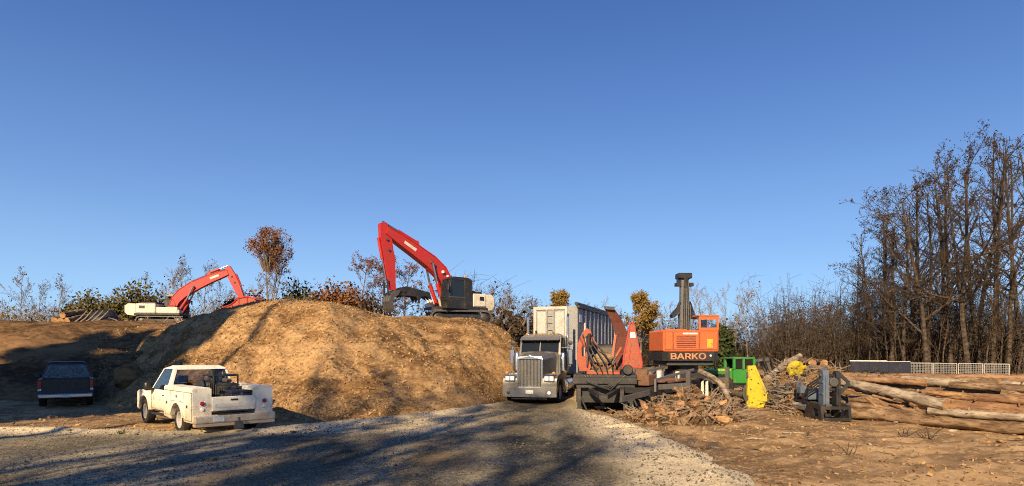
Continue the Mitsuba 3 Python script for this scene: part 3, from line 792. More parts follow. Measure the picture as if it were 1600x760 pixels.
# ------------------------------------------------------------------ pickups
def pickup_cab(t, paint, seats=True):
    """hood, cab with its windows, front wings: x forward from the rear axle, y to the driver's left"""
    side = [(1.30, 0.50), (3.05, 0.50), (3.05, 1.12), (2.95, 1.16), (1.30, 1.16)]
    for s, nm in ((1, 'left'), (-1, 'right')):
        y0, y1 = (0.90, 0.98) if s > 0 else (-0.98, -0.90)
        part(t, 'door', hull([(1.52, y, z) for y, z in ((s * .93, .52), (s * .99, .62), (s * .99, 1.05), (s * .955, 1.17), (s * .90, 1.17), (s * .90, .52))] + [(2.98, y, z) for y, z in ((s * .93, .52), (s * .99, .62), (s * .99, 1.05), (s * .955, 1.17), (s * .90, 1.17), (s * .90, .52))]), paint, 40)
        for x in (1.512, 2.99):
            part(t, 'door_gap', box(x - .009, x + .009, *sorted((s * .95, s * .994)), .60, 1.12), 'm_black')
        part(t, 'door_handle', box(1.62, 1.84, s * .985 - .012, s * .985 + .022, 0.99, 1.025, .008), 'm_black')
        part(t, 'cab_corner', hull([(x, s * y, z) for x in (1.28, 1.505) for y, z in ((.90, .50), (.985, .62), (.985, 1.05), (.95, 1.18), (.90, 1.18))]), paint, 40)
        # pillars lean in towards the roof
        part(t, 'rear_pillar', hull([(1.28, s * .90, 1.17), (1.58, s * .90, 1.17), (1.28, s * .955, 1.17), (1.58, s * .955, 1.17), (1.40, s * .70, 1.83), (1.60, s * .70, 1.83), (1.40, s * .765, 1.83), (1.60, s * .765, 1.83)]), paint)
        part(t, 'front_pillar', hull([(3.12, s * .93, 1.15), (3.20, s * .93, 1.15), (3.12, s * .87, 1.15), (3.20, s * .87, 1.15), (2.44, s * .755, 1.82), (2.54, s * .755, 1.82), (2.44, s * .69, 1.82), (2.54, s * .69, 1.82)]), paint)
        part(t, 'side_window', tm([(1.60, s * .945, 1.17), (3.10, s * .925, 1.16), (2.50, s * .742, 1.82), (1.61, s * .752, 1.82)], [(0, 1, 2), (0, 2, 3)]), 'm_tint')
        m = part(t, 'mirror', box(2.72, 2.90, s * 1.14 - .11, s * 1.14 + .11, 1.13, 1.40, .04), 'm_black', 40)
        part(m, 'arm', beam((2.80, s * .96, 1.16), (2.80, s * 1.10, 1.2), .06, .05), 'm_black')
        w = [(3.02, .50)] + [(3.70 + .52 * math.cos(a), .40 + .52 * math.sin(a)) for a in np.linspace(PI * .94, PI * .06, 15)] + [(4.55, .50), (4.60, .72), (4.55, 1.02), (4.30, 1.10), (3.02, 1.14)]
        part(t, 'front_wing', prism(w, *sorted((s * .80, s * 1.0))), paint, 30)
        lip = [(3.70 + .60 * math.cos(a), .40 + .60 * math.sin(a)) for a in np.linspace(PI * .95, PI * .05, 15)] + [(3.70 + .53 * math.cos(a), .40 + .53 * math.sin(a)) for a in np.linspace(PI * .05, PI * .95, 15)]
        part(t, 'wheel_arch', prism(lip, *sorted((s * .97, s * 1.035))), paint, 30)
        part(t, 'headlight', box(4.50, 4.62, *sorted((s * .62, s * .96)), .80, 1.0, .03), 'm_lens', 40)
        part(t, 'side_step', box(1.35, 3.0, *sorted((s * .86, s * 1.0)), .36, .42, .02), 'm_black')
    part(t, 'rear_wall', box(1.28, 1.33, -.90, .90, .50, 1.20), paint)
    part(t, 'roof', hull([(x, y, z) for s in (1, -1) for x, y, z in ((1.36, s * .70, 1.81), (1.40, s * .77, 1.835), (1.50, s * .62, 1.915), (2.00, s * .64, 1.935), (2.42, s * .60, 1.90), (2.56, s * .77, 1.815), (2.60, s * .69, 1.80))]), paint, 30)
    part(t, 'rear_window', tm([(1.285, .90, 1.20), (1.285, -.90, 1.20), (1.40, -.70, 1.82), (1.40, .70, 1.82)], [(0, 1, 2), (0, 2, 3)]), 'm_pane_tint')
    part(t, 'windscreen', tm([(3.16, .87, 1.16), (3.16, -.87, 1.16), (2.50, -.70, 1.82), (2.50, .70, 1.82)], [(0, 2, 1), (0, 3, 2)]), 'm_pane')
    part(t, 'hood', hull([(x, s * y, z) for s in (1, -1) for x, y, z in ((3.05, .92, 1.10), (3.05, .84, 1.17), (4.30, .84, 1.08), (4.52, .86, .98), (4.56, .60, 1.06), (3.10, .4, 1.21), (4.5, .4, 1.10))]), paint, 30)
    part(t, 'grille', box(4.42, 4.58, -.62, .62, .60, 1.0, .04), 'm_black')
    part(t, 'front_bumper', box(4.50, 4.74, -.98, .98, .42, .66, .06), paint)
    part(t, 'dashboard', box(2.75, 3.05, -.88, .88, .85, 1.18, .06), 'm_seat')
    part(t, 'cab_floor', box(1.34, 3.05, -.88, .88, .46, .52), 'm_seat')
    if seats:
        for y in (.46, -.46):
            k = part(t, 'seat', cat([box(1.60, 1.78, y - .27, y + .27, .75, 1.38, .06), box(1.62, 2.15, y - .27, y + .27, .62, .82, .06)]), 'm_seat')
            part(k, 'headrest', box(1.58, 1.70, y - .14, y + .14, 1.40, 1.62, .05), 'm_seat')
        part(t, 'steering_wheel', turn(mv(turn(lathe([(.17, -.012), (.19, 0), (.17, .012)], 24), 0), 2.62, .46, 1.12), 0), 'm_seat')


A = math.degrees(math.atan2(0.715, -0.70))
PX, PY = -8.80, 19.15
t = thing('white_pickup', 'muddy white work pickup with utility boxes, parked below the chip pile', 'pickup truck', at(PX, PY, L(PX, PY) + 0.02, A, (0.0, 0)))
pickup_cab(t, 'm_white')
HW = 1.12
for s in (1, -1):
    lo, hi = sorted((s * .62, s * HW))
    arch = [(.50 * math.cos(a), .40 + .50 * math.sin(a)) for a in np.linspace(PI * .92, PI * .08, 15)]
    box_side = part(t, 'utility_box', prism([(-1.25, .40), (-.55, .40)] + arch + [(.55, .40), (1.24, .46), (1.24, 1.33), (-1.25, 1.33)], lo, hi), 'm_white')
    o = s * (HW + .012)
    for x0, x1, z0, z1 in ((-1.19, -.60, .46, 1.22), (-.54, .52, .95, 1.22), (.58, 1.18, .52, 1.22)):
        dr_ = part(box_side, 'door', box(x0, x1, *sorted((s * HW - s * .002, s * (HW + .022))), z0, z1, .012), 'm_white')
        part(box_side, 'door_seal', box(x0 - .016, x1 + .016, *sorted((s * HW - s * .002, s * (HW + .004))), z0 - .016, z1 + .016), 'm_black')
        part_l = box((x0 + x1) / 2 - .05, (x0 + x1) / 2 + .05, *sorted((s * (HW + .022), s * (HW + .04))), (z0 + z1) / 2 - .04, (z0 + z1) / 2 + .04, .008)
        part(t, 'box_latch', part_l, 'm_chrome')
    part(box_side, 'lid', box(-1.24, 1.23, lo + .02, hi - .02, 1.332, 1.362, .01), 'm_rust' if False else 'm_white')
    part(t, 'fender_flare', prism([(.56 * math.cos(a), .40 + .56 * math.sin(a)) for a in np.linspace(PI * .94, PI * .06, 15)] + [(.50 * math.cos(a), .40 + .50 * math.sin(a)) for a in np.linspace(PI * .06, PI * .94, 15)], *sorted((s * HW - s * .02, s * (HW + .05)))), 'm_white', 30)
    tl = part(t, 'tail_light', turn(mv(lathe([(.001, -.02), (.06, -.02), (.06, .02), (.045, .03), (.001, .03)], 20), 0, 0, 0), 90, 'z'), 'm_tail')
    scene[tl] = mikit.ply(mv(turn(lathe([(.001, -.02), (.06, -.02), (.06, .02), (.045, .03), (.001, .03)], 20), 90, 'z'), -1.262, s * .87, .93), 'm_tail', 35, **tw(t))
    part(t, 'reverse_light', mv(turn(lathe([(.001, -.02), (.045, -.02), (.045, .02), (.001, .025)], 20), 90, 'z'), -1.262, s * .87, .77), 'm_lens', 35)
part(t, 'bed_floor', box(-1.22, 1.24, -.62, .62, .66, .74), 'm_steel')
part(t, 'bed_front', box(1.20, 1.245, -.62, .62, .74, 1.20), 'm_white')
tg = part(t, 'tailgate', box(-1.27, -1.21, -.615, .615, .70, 1.10, .015), 'm_white')
part(tg, 'handle', box(-1.285, -1.268, -.1, .1, .98, 1.03, .006), 'm_black')
part(tg, 'stiffener', box(-1.283, -1.268, -.56, .56, .80, .92, .007), 'm_white')
part(t, 'rear_bumper', cat([box(-1.46, -1.20, -HW, HW, .38, .60, .03), box(-1.44, -1.22, -HW + .02, HW - .02, .30, .38)]), 'm_white')
part(t, 'bumper_step', box(-1.44, -1.22, -.5, .5, .602, .615), 'm_steel')
part(t, 'tow_hitch', cat([box(-1.62, -1.3, -.05, .05, .30, .40), box(-1.62, -1.58, -.12, .12, .20, .42), rod((-1.60, 0, .42), (-1.60, 0, .52), .04)]), 'm_steel')
part(t, 'licence_plate', box(-1.476, -1.463, .35, .65, .43, .55), 'm_white_clean')
part(t, 'frame', cat([box(-1.2, 4.4, s * .42 - .05, s * .42 + .05, .38, .54) for s in (1, -1)] + [rod((0, -.8, .4), (0, .8, .4), .07), rod((3.7, -.8, .4), (3.7, .8, .4), .06)]), 'm_black')
part(t, 'exhaust_pipe', rod((-.6, -.55, .36), (-1.3, -.62, .34), .04), 'm_steel')
for x, s in ((0, 1), (0, -1), (3.7, 1), (3.7, -1)):
    wheel(t, x, s * (.96 if x == 0 else .88), .405, .27, s, 'm_alu', .56)
M = PLACE[t]
# carried in the bed: things of their own
t = thing('welder_generator', 'black engine-driven welder with a hose reel in the bed of the white pickup', 'generator', M)
part(t, 'housing', box(-.30, .62, -.48, .20, .76, 1.42, .04), 'm_black')
part(t, 'muffler', cat([rod((-.1, -.3, 1.49), (.4, -.3, 1.49), .07), rod((.4, -.3, 1.49), (.43, -.3, 1.75), .03)]), 'm_steel')
part(t, 'lifting_eye', mv(lathe([(.09, -.015), (.11, 0), (.09, .015)], 20), .5, -.15, 1.36), 'm_steel')
part(t, 'hose_reel', mv(cat([lathe([(.001, -.12), (.24, -.12), (.24, -.10), (.12, -.09), (.12, .09), (.24, .10), (.24, .12), (.001, .12)], 28)] + [lathe([(.12, y - .02), (.19, y - .02), (.20, y), (.19, y + .02), (.12, y + .02)], 24) for y in (-.06, -.02, .02, .06)]), -.05, .38, 1.34), 'm_black', 30)
part(t, 'reel_stand', cat([beam((-.22, .38 + y, .75), (-.05, .38 + y, 1.36), .03, .03) for y in (-.15, .15)] + [beam((.12, .38 + y, .75), (-.05, .38 + y, 1.36), .03, .03) for y in (-.15, .15)]), 'm_steel')
part(t, 'roll_cage', cat([rod((x, y, .76), (x, y, 1.66), .026, 8) for x in (-.28, .58) for y in (-.48, .22)] + [rod((-.28, y, 1.66), (.58, y, 1.66), .026, 8) for y in (-.48, .22)] + [rod((x, -.48, 1.66), (x, .22, 1.66), .026, 8) for x in (-.28, .58)]), 'm_black')
part(t, 'air_filter', rod((.30, .05, 1.42), (.30, .05, 1.80), .11, 16), 'm_black')
part(t, 'hose', tubes([np.array([(-.32, .1 * k - .2, 1.3), (-.55, .1 * k - .25, 1.45 - .1 * k), (-.6, .05 * k, 1.25), (-.45, .25, 1.0)]) for k in range(4)], [.022] * 4, 6), 'm_black')
part(t, 'control_panel', box(-.318, -.302, -.42, .12, .9, 1.34), 'm_steel')
t = thing('tool_chest', 'dark blue black tool chest at the tail of the white pickup bed', 'tool box', M)
k = part(t, 'chest', box(-1.02, -.38, -.60, .0, .75, 1.16, .02), 'm_bluedark')
part(t, 'lid', box(-1.03, -.37, -.61, .01, 1.163, 1.24, .015), 'm_bluedark')
part(t, 'latch', box(-1.045, -1.025, -.34, -.26, 1.10, 1.18), 'm_steel')
t = thing('air_tank', 'small dark air tank lying beside the tool chest in the white pickup bed', 'tank', M)
part(t, 'tank', mv(turn(lathe([(.001, -.33), (.10, -.31), (.15, -.25), (.15, .25), (.10, .31), (.001, .33)], 24), 90), -.75, .24, .91), 'm_steel', 40)
part(t, 'valve', rod((-.75, .24, 1.05), (-.75, .24, 1.16), .025), 'm_steel')

# the dark pickup at the left, in the shade of the oaks
X, Y = px(118, 26.8) - 1.35, 28.2
t = thing('dark_pickup', 'dark pickup in deep shade at the left end of the yard, seen from behind', 'pickup truck', at(X, Y, min(L(X, Y), .55) - .03, 124))
pickup_cab(t, 'm_black')
for s in (1, -1):
    arch = [(.50 * math.cos(a), .40 + .50 * math.sin(a)) for a in np.linspace(PI * .92, PI * .08, 15)]
    part(t, 'bed_side', prism([(-1.2, .50)] + arch + [(1.24, .50), (1.24, 1.22), (-1.2, 1.22)], *sorted((s * .84, s * .98))), 'm_black', 30)
    part(t, 'tail_light', box(-1.235, -1.19, *sorted((s * .84, s * .975)), .84, 1.18, .015), 'm_tail')
    part(t, 'reverse_light', box(-1.238, -1.19, *sorted((s * .85, s * .97)), .74, .83, .012), 'm_lens')
part(t, 'bed_floor', box(-1.2, 1.24, -.84, .84, .62, .68), 'm_black')
tg = part(t, 'tailgate', box(-1.23, -1.17, -.835, .835, .64, 1.22, .02), 'm_black')
part(tg, 'handle', box(-1.245, -1.228, -.12, .12, 1.05, 1.13, .006), 'm_black')
part(t, 'rear_bumper', box(-1.42, -1.15, -.96, .96, .44, .62, .04), 'm_chrome')
part(t, 'licence_plate', box(-1.435, -1.421, -.15, .15, .46, .58), 'm_white_clean')
part(t, 'frame', cat([box(-1.1, 4.4, s * .42 - .05, s * .42 + .05, .38, .54) for s in (1, -1)] + [rod((0, -.8, .4), (0, .8, .4), .07)]), 'm_black')
for x, s in ((0, 1), (0, -1), (3.7, 1), (3.7, -1)):
    wheel(t, x, s * .84, .40, .27, s, 'm_alu', .56)


# ------------------------------------------------------------------ excavators
def offset_outline(pts, w):
    """a bent plate from a centre line and its half widths"""
    p = np.array(pts, float); w = np.array(w)
    d = np.gradient(p, axis=0); d /= np.linalg.norm(d, axis=1, keepdims=True)
    n = np.stack([-d[:, 1], d[:, 0]], 1)
    return [tuple(q) for q in np.vstack([p + n * w[:, None], (p - n * w[:, None])[::-1]])]


def excavator(name, label, m, boom, boom_w, stick, stick_w, tail=1.0, track_deg=0):
    t = thing(name, label, 'excavator', m)
    # undercarriage
    for s in (1, -1):
        y = s * 1.30
        r, Lh = .42, 2.0
        a = np.concatenate([np.linspace(PI / 2, 3 * PI / 2, 13), np.linspace(-PI / 2, PI / 2, 13)])
        c = np.where(np.arange(26) < 13, -Lh + r, Lh - r)
        outer = np.stack([c + (r + .06) * np.cos(a), .48 + (r + .06) * np.sin(a)], 1); inner = np.stack([c + (r - .03) * np.cos(a), .48 + (r - .03) * np.sin(a)], 1)
        rot = lambda q: turn(q, track_deg)
        k = part(t, 'track', rot(frame([tuple(q) for q in outer], [tuple(q) for q in inner], y - .30, y + .30)), 'm_steel')
        per = np.vstack([outer, outer[:1]]); seg = np.linalg.norm(np.diff(per, axis=0), axis=1); cum = np.concatenate([[0], np.cumsum(seg)])
        pads = []
        for u in np.linspace(0, cum[-1], 47)[:-1]:
            q = np.array([np.interp(u, cum, per[:, 0]), np.interp(u, cum, per[:, 1])])
            j = min(np.searchsorted(cum, u, 'right') - 1, len(seg) - 1); dv = (per[j + 1] - per[j]) / seg[j]; nv = np.array([-dv[1], dv[0]])
            if (q + nv * .05 - [0, .48]) @ (q - [0, .48]) < (q - [0, .48]) @ (q - [0, .48]):
                nv = -nv
            pads.append(beam((q[0], y, q[1]), (q[0] + nv[0] * .07, y, q[1] + nv[1] * .07), .60, .035) if abs(nv[0]) < .95 else box(q[0] - .035, q[0] + .035, y - .3, y + .3, q[1] - .02, q[1] + .02))
        part(k, 'grouser', rot(cat(pads)), 'm_steel', kind='stuff')
        part(t, 'track_frame', rot(prism([(-1.55, .24), (1.55, .24), (1.35, .70), (-1.35, .70)], y - .16, y + .16)), 'm_black')
        for x in (-Lh + r, Lh - r):
            part(t, 'sprocket', rot(mv(lathe([(.001, -.2), (.2, -.2), (.38, -.12), (.38, .12), (.2, .2), (.001, .2)], 22), x, y, .48)), 'm_black', 30)
        for x in (-.95, -.32, .32, .95):
            part(t, 'track_roller', rot(mv(lathe([(.001, -.2), (.12, -.2), (.12, .2), (.001, .2)], 14), x, y, .20)), 'm_black', 30)
    part(t, 'car_body', turn(box(-.8, .8, -1.1, 1.1, .45, .85, .1), track_deg), 'm_black')
    part(t, 'slew_ring', turn(lathe([(.001, 0), (.75, 0), (.75, .22), (.001, .22)], 32), 90, 'x'), 'm_black', 30)
    scene[f'{t}__slew_ring'] = mikit.ply(mv(turn(lathe([(.001, 0), (.75, 0), (.75, .22), (.001, .22)], 32), 90, 'x'), 0, 0, .84), 'm_black', 30, **tw(t))
    # revolving upper works; the cab stands on the left
    part(t, 'deck', box(-2.2 * tail, 1.75, -1.48, 1.48, 1.05, 1.22, .03), 'm_black')
    part(t, 'engine_housing', box(-2.05 * tail, -.35, -1.44, 1.44, 1.22, 2.12, .06), 'm_cream')
    part(t, 'hood_cover', box(-1.9 * tail, -.45, -1.1, 1.1, 2.123, 2.30, .07), 'm_black')
    cw = prism([(x * tail, z) for x, z in [(-2.98, 1.30), (-2.75, 1.08), (-2.06, 1.0), (-2.06, 2.10), (-2.70, 2.10), (-2.98, 1.90)]], -1.42, 1.42)
    part(t, 'counterweight', cw, 'm_cream')
    for s in (1, -1):
        g_ = part(t, 'side_door', box(-1.95 * tail, -1.05 * tail, *sorted((s * 1.442, s * 1.465)), 1.30, 2.02, .01), 'm_cream')
        part(g_, 'vent', box(-1.75 * tail, -1.25 * tail, *sorted((s * 1.467, s * 1.478)), 1.66, 1.92), 'm_black')
        part(t, 'side_door', box(-1.0 * tail, -.40, *sorted((s * 1.442, s * 1.465)), 1.30, 2.02, .01), 'm_cream')
    part(t, 'tank_box', box(-.30, 1.55, -1.46, -.55, 1.222, 1.80, .06), 'm_cream')
    part(t, 'toolbox', box(.95, 1.7, -1.44, -.60, 1.22, 1.55, .05), 'm_cream')
    part(t, 'handrail', tubes([np.array([(-.3, -1.38, 1.8), (-.3, -1.38, 2.55), (1.2, -1.38, 2.45), (1.5, -1.38, 1.6)]), np.array([(-1.8 * tail, -1.2, 2.2), (-1.8 * tail, -1.2, 2.75), (-.5, -1.2, 2.75), (-.5, -1.2, 2.2)])], [.022, .022], 6), 'm_black')
    part(t, 'exhaust', rod((-1.2 * tail, -.6, 2.2), (-1.2 * tail, -.6, 2.85), .07), 'm_black')
    # cab: posts, roof, panes
    x0, x1, y0, y1, z0, z1 = -.30, 1.62, .50, 1.46, 1.222, 3.0
    cab = part(t, 'cab', prism([(x0, z0), (x1 - .10, z0), (x1, z0 + .45), (x1 - .1, z0 + .6), (x0, z0 + .6)], y0, y1), 'm_black')
    part(cab, 'rear_quarter', prism([(x0, z0 + .605), (x0 + .55, z0 + .605), (x0 + .42, z1 - .05), (x0, z1 - .05)], y1 - .07, y1), 'm_black')
    part(cab, 'rear_quarter', prism([(x0, z0 + .605), (x0 + .3, z0 + .605), (x0 + .3, z1 - .05), (x0, z1 - .05)], y0, y0 + .07), 'm_black')
    part(cab, 'roof', hull([(x, y, z) for x, z in ((x0 - .04, z1 - .08), (x0 + .14, z1 + .10), (x0 + .5, z1 + .15), (x1 - .45, z1 + .15), (x1 - .14, z1 - .02)) for y in (y0 + .05, y1 - .05)] + [(x, y, z1 - .05) for x in (x0, x1 - .18) for y in (y0, y1)]), 'm_black')
    for y in (y0 + .035, y1 - .035):
        part(cab, 'front_post', beam((x1 - .04, y, z0 + .55), (x1 - .2, y, z1), .07, .09), 'm_black')
    part(cab, 'guard', cat([beam((x1 + .02, y, z0 + .3), (x1 - .14, y, z1 - .05), .03, .03) for y in np.linspace(y0 + .12, y1 - .12, 5)]), 'm_black')
    part(cab, 'side_window', tm([(x0 + .52, y1 - .03, z0 + .6), (x1 - .08, y1 - .03, z0 + .6), (x1 - .22, y1 - .03, z1), (x0 + .42, y1 - .03, z1)], [(0, 1, 2), (0, 2, 3)]), 'm_tint')
    part(cab, 'windscreen', tm([(x1 - .03, y0 + .07, z0 + .6), (x1 - .03, y1 - .07, z0 + .6), (x1 - .19, y1 - .07, z1 - .02), (x1 - .19, y0 + .07, z1 - .02)], [(0, 1, 2), (0, 2, 3)]), 'm_tint')
    part(cab, 'door_frame', cat([beam((x0 + .60, y1 + .012, z0 + .08), (x0 + .60, y1 + .012, z1 - .05), .024, .05), beam((x1 - .12, y1 + .012, z0 + .5), (x1 - .25, y1 + .012, z1 - .06), .024, .05), box(x0 + .6, x1 - .1, y1, y1 + .024, z0 + .56, z0 + .62)]), 'm_steel')
    part(cab, 'mirror', cat([box(x1 + .08, x1 + .16, y1 + .12, y1 + .34, z0 + 1.0, z0 + 1.4, .02), beam((x1 - .1, y1, z0 + 1.2), (x1 + .12, y1 + .15, z0 + 1.2), .03, .03)]), 'm_black')
    part(cab, 'beacon', rod((x0 + .3, y0 + .5, z1 + .14), (x0 + .3, y0 + .5, z1 + .34), .07, 12), 'm_amber')
    part(cab, 'work_light', box(x1 - .18, x1 - .08, y1 - .3, y1 - .14, z1 + .1, z1 + .22, .02), 'm_lens')
    # boom, stick and their rams
    yb = -.05
    boom_w = [w * .88 for w in boom_w]
    bm = part(t, 'boom', prism(offset_outline(boom, boom_w), yb - .26, yb + .26), 'm_red')
    for sg in (1, -1):
        ln = np.array(boom, float); d_ = np.gradient(ln, axis=0); d_ /= np.linalg.norm(d_, axis=1, keepdims=True)
        ln = ln + np.stack([-d_[:, 1], d_[:, 0]], 1) * (np.array(boom_w) * sg)[:, None]
        part(bm, 'flange', prism(offset_outline([tuple(q) for q in ln], [.022] * len(ln)), yb - .31, yb + .31), 'm_red')
    c_, e_ = np.array(boom[-3]), np.array(boom[-2])
    for y in (-.263, .258):
        part(bm, 'decal', prism(offset_outline([tuple(c_ + (e_ - c_) * .1), tuple(c_ + (e_ - c_) * .75)], [.10, .09]), yb + y, yb + y + .005), 'm_cream')
    b = np.array(boom)
    part(bm, 'foot_bracket', cat([prism([(b[0][0] - .55, 1.22), (b[0][0] + .75, 1.22), (b[0][0] + .25, b[0][1] + .3), (b[0][0] - .25, b[0][1] + .3)], yb + y, yb + y + .07) for y in (-.40, .33)]), 'm_red')
    part(bm, 'hose', tubes([np.array([(q[0] - .05, yb + y, q[1] + w + .09) for q, w in zip(boom[1:], boom_w[1:])]) for y in (-.12, .0, .12)], [.035] * 3, 6), 'm_black')
    part(bm, 'work_light', box(b[2][0] - .1, b[2][0] + .06, yb + .30, yb + .42, b[2][1] - .1, b[2][1] + .08, .02), 'm_lens')
    mid = b[len(b) // 2]
    for y in (-.46, .46):
        r_ = part(t, 'boom_ram', rod((1.25, yb + y, 1.30), ((1.25 + mid[0]) / 2 + .15, yb + y, (1.3 + mid[1]) / 2), .13, 14), 'm_red')
        part(r_, 'piston', rod(((1.25 + mid[0]) / 2 + .15, yb + y, (1.3 + mid[1]) / 2), (mid[0] + .1, yb + y, mid[1] - .05), .075, 12), 'm_chrome')
    part(t, 'ram_pin', rod((mid[0] + .1, yb - .56, mid[1] - .05), (mid[0] + .1, yb + .56, mid[1] - .05), .07, 12), 'm_steel')
    stick_w = [w * .88 for w in stick_w]
    st = part(t, 'stick', prism(offset_outline(stick, stick_w), yb - .19, yb + .19), 'm_red')
    for f_ in (.12, .55):
        q_ = np.array(stick[1]) * (1 - f_) + np.array(stick[2]) * f_
        part(st, 'pin', rod((q_[0], yb - .30, q_[1]), (q_[0], yb + .30, q_[1]), .08, 12), 'm_steel')
    s_ = np.array(stick)
    q = b[len(b) // 2 + 1] if len(b) > 4 else b[-2]
    up = np.array([q[0], q[1] + .62])
    r_ = part(t, 'stick_ram', rod((up[0], yb, up[1]), tuple(np.array([(up[0] * .45 + s_[0][0] * .55), yb, (up[1] * .45 + (s_[0][1] + .1) * .55)])), .12, 14), 'm_red')
    part(r_, 'piston', rod(((up[0] * .45 + s_[0][0] * .55), yb, (up[1] * .45 + (s_[0][1] + .1) * .55)), (s_[0][0], yb, s_[0][1] + .1), .06, 12), 'm_chrome')
    part(r_, 'bracket', prism([(up[0] - .3, up[1] - .5), (up[0] + .3, up[1] - .5), (up[0] + .08, up[1] + .1), (up[0] - .08, up[1] + .1)], yb - .16, yb + .16), 'm_red')
    sd = s_[-1] - s_[0]; sd = sd / np.linalg.norm(sd); sn = np.array([-sd[1], sd[0]])
    if sn @ (b[0] - s_[0]) > 0:
        sn = -sn
    f0, f1 = s_[0] + sd * .9 + sn * .42, s_[-1] - sd * .7 + sn * .34
    r_ = part(t, 'bucket_ram', rod((f0[0], yb, f0[1]), tuple(np.array([(f0[0] + f1[0]) / 2, yb, (f0[1] + f1[1]) / 2])), .10, 14), 'm_red')
    part(r_, 'piston', rod(((f0[0] + f1[0]) / 2, yb, (f0[1] + f1[1]) / 2), (f1[0], yb, f1[1]), .055, 12), 'm_chrome')
    part(t, 'bucket_link', cat([beam((f1[0], yb + y, f1[1]), (s_[-1][0] + sn[0] * .45 + sd[0] * .25, yb + y, s_[-1][1] + sn[1] * .45 + sd[1] * .25), .06, .12) for y in (-.26, .26)]), 'm_black')
    return t, yb


# near one, on top of the chip pile: boom to the left, a dirty bucket with a thumb
ex_z = 4.08
boom = [(.25, 1.75), (.75, 2.75), (1.30, 3.55), (2.05, 4.15), (3.1, 4.75), (4.4, 5.45), (5.25, 5.9)]
stick = [(5.5, 6.35), (5.32, 5.5), (5.05, 4.0), (4.82, 2.15)]
t, yb = excavator('excavator', 'near excavator with red boom and black cab, standing on top of the chip pile', at(-3.75, 43.6, ex_z, 217), boom, [.34, .42, .50, .50, .44, .36, .26], stick, [.25, .42, .40, .20], tail=.70, track_deg=-20)
claw = [(4.42, 2.18), (4.85, 2.16), (5.34, 1.72), (5.52, 1.08), (5.30, .48), (4.92, .22), (5.10, .62), (5.18, 1.10), (5.02, 1.48), (4.62, 1.74)]
sc = lambda q: [(4.7 + .72 * (x - 4.7), 2.08 + .72 * (z - 2.08)) for x, z in q]
claw = sc(claw)
for y in (-.48, -.16, .16, .48):
    part(t, 'grapple_tine', prism(claw, yb + y - .07, yb + y + .07), 'm_steel')
part(t, 'grapple_bar', cat([rod((5.21, yb - .55, 1.41), (5.21, yb + .55, 1.41), .07, 12), rod((5.05, yb - .55, 1.03), (5.05, yb + .55, 1.03), .06, 12)]), 'm_steel')
part(t, 'grapple_back', prism(sc([(4.95, 1.95), (5.32, 1.62), (5.47, 1.15), (5.40, 1.12), (5.25, 1.56), (4.90, 1.86)]), yb - .5, yb + .5), 'm_dusty')
th = [(4.45, 2.25), (4.05, 2.42), (3.3, 2.30), (2.75, 2.18), (2.35, 2.12), (2.18, 1.62), (2.42, 1.78), (2.62, 1.86), (3.0, 1.80), (3.12, 1.42), (3.3, 1.78), (3.9, 1.84), (4.3, 1.72)]
for y in (-.40, .0, .40):
    part(t, 'thumb_tine', prism(th, yb + y - .06, yb + y + .06), 'm_black')
part(t, 'thumb_pin', rod((4.25, yb - .55, 2.1), (4.25, yb + .55, 2.1), .10, 12), 'm_black')

# far one on the bank: boom to the right
boom = [(.65, 1.75), (.95, 2.55), (1.55, 3.20), (2.5, 3.85), (3.9, 4.55), (5.1, 5.05), (5.6, 5.22)]
stick = [(5.55, 5.75), (5.85, 5.0), (6.45, 3.7), (7.15, 2.0)]
ez = 4.58
t, yb = excavator('excavator', 'far excavator on the left bank, its cream side and red boom turned to the right', at(px(259, 60), 60, ez, 8), boom, [.34, .44, .50, .50, .42, .34, .26], stick, [.25, .42, .36, .20])
bp = [(7.0, 2.1), (7.5, 2.0), (8.1, 1.3), (8.0, .5), (7.4, .0), (6.9, .35)]
sh = shapely.Polygon(bp)
part(t, 'bucket', cat([prism(bp, yb - .80, yb - .74), prism(bp, yb + .74, yb + .80), frame(bp, [tuple(q) for q in np.array(sh.buffer(-.06, join_style=2).exterior.coords)[:-1]], yb - .74, yb + .74)]), 'm_steel')

# red steel hopper, half hidden by the crest of the bank
hx, hy = px(386, 51), 51.0
t = thing('steel_hopper', 'red steel hopper half sunk behind the crest, below the stick of the far excavator', 'hopper', at(hx, hy, pz(492, 51), -6))
part(t, 'tub', prism([(-1.45, -.2), (1.2, -.2), (1.25, 1.1), (.75, 1.32), (-.1, 1.22), (-.75, .72), (-1.5, .45)], -1.0, 1.0), 'm_red_worn')
part(t, 'base', cat([box(-1.2, 1.1, -.8, .8, -.55, -.2), box(-1.3, 1.3, -.95, -.55, -.95, -.5), box(-1.3, 1.3, .55, .95, -.95, -.5)]), 'm_black')
part(t, 'rim', tubes([np.array([(-1.52, -1.03, .47), (-.76, -1.03, .74), (-.1, -1.03, 1.25), (.75, -1.03, 1.35), (1.26, -1.03, 1.12)])], [.055], 8), 'm_red')
for x, z0, z1 in ((-.9, -.2, .62), (-.15, -.2, 1.15), (.55, -.2, 1.28)):
    part(t, 'rib', box(x - .05, x + .05, -1.06, -1.0, z0, z1), 'm_red')
part(t, 'end_plate', box(1.26, 1.34, -.9, .9, -.2, 1.0), 'm_darkred')
part(t, 'conveyor', beam((1.3, 0, .55), (3.1, 0, .35), .9, .22), 'm_darkred')

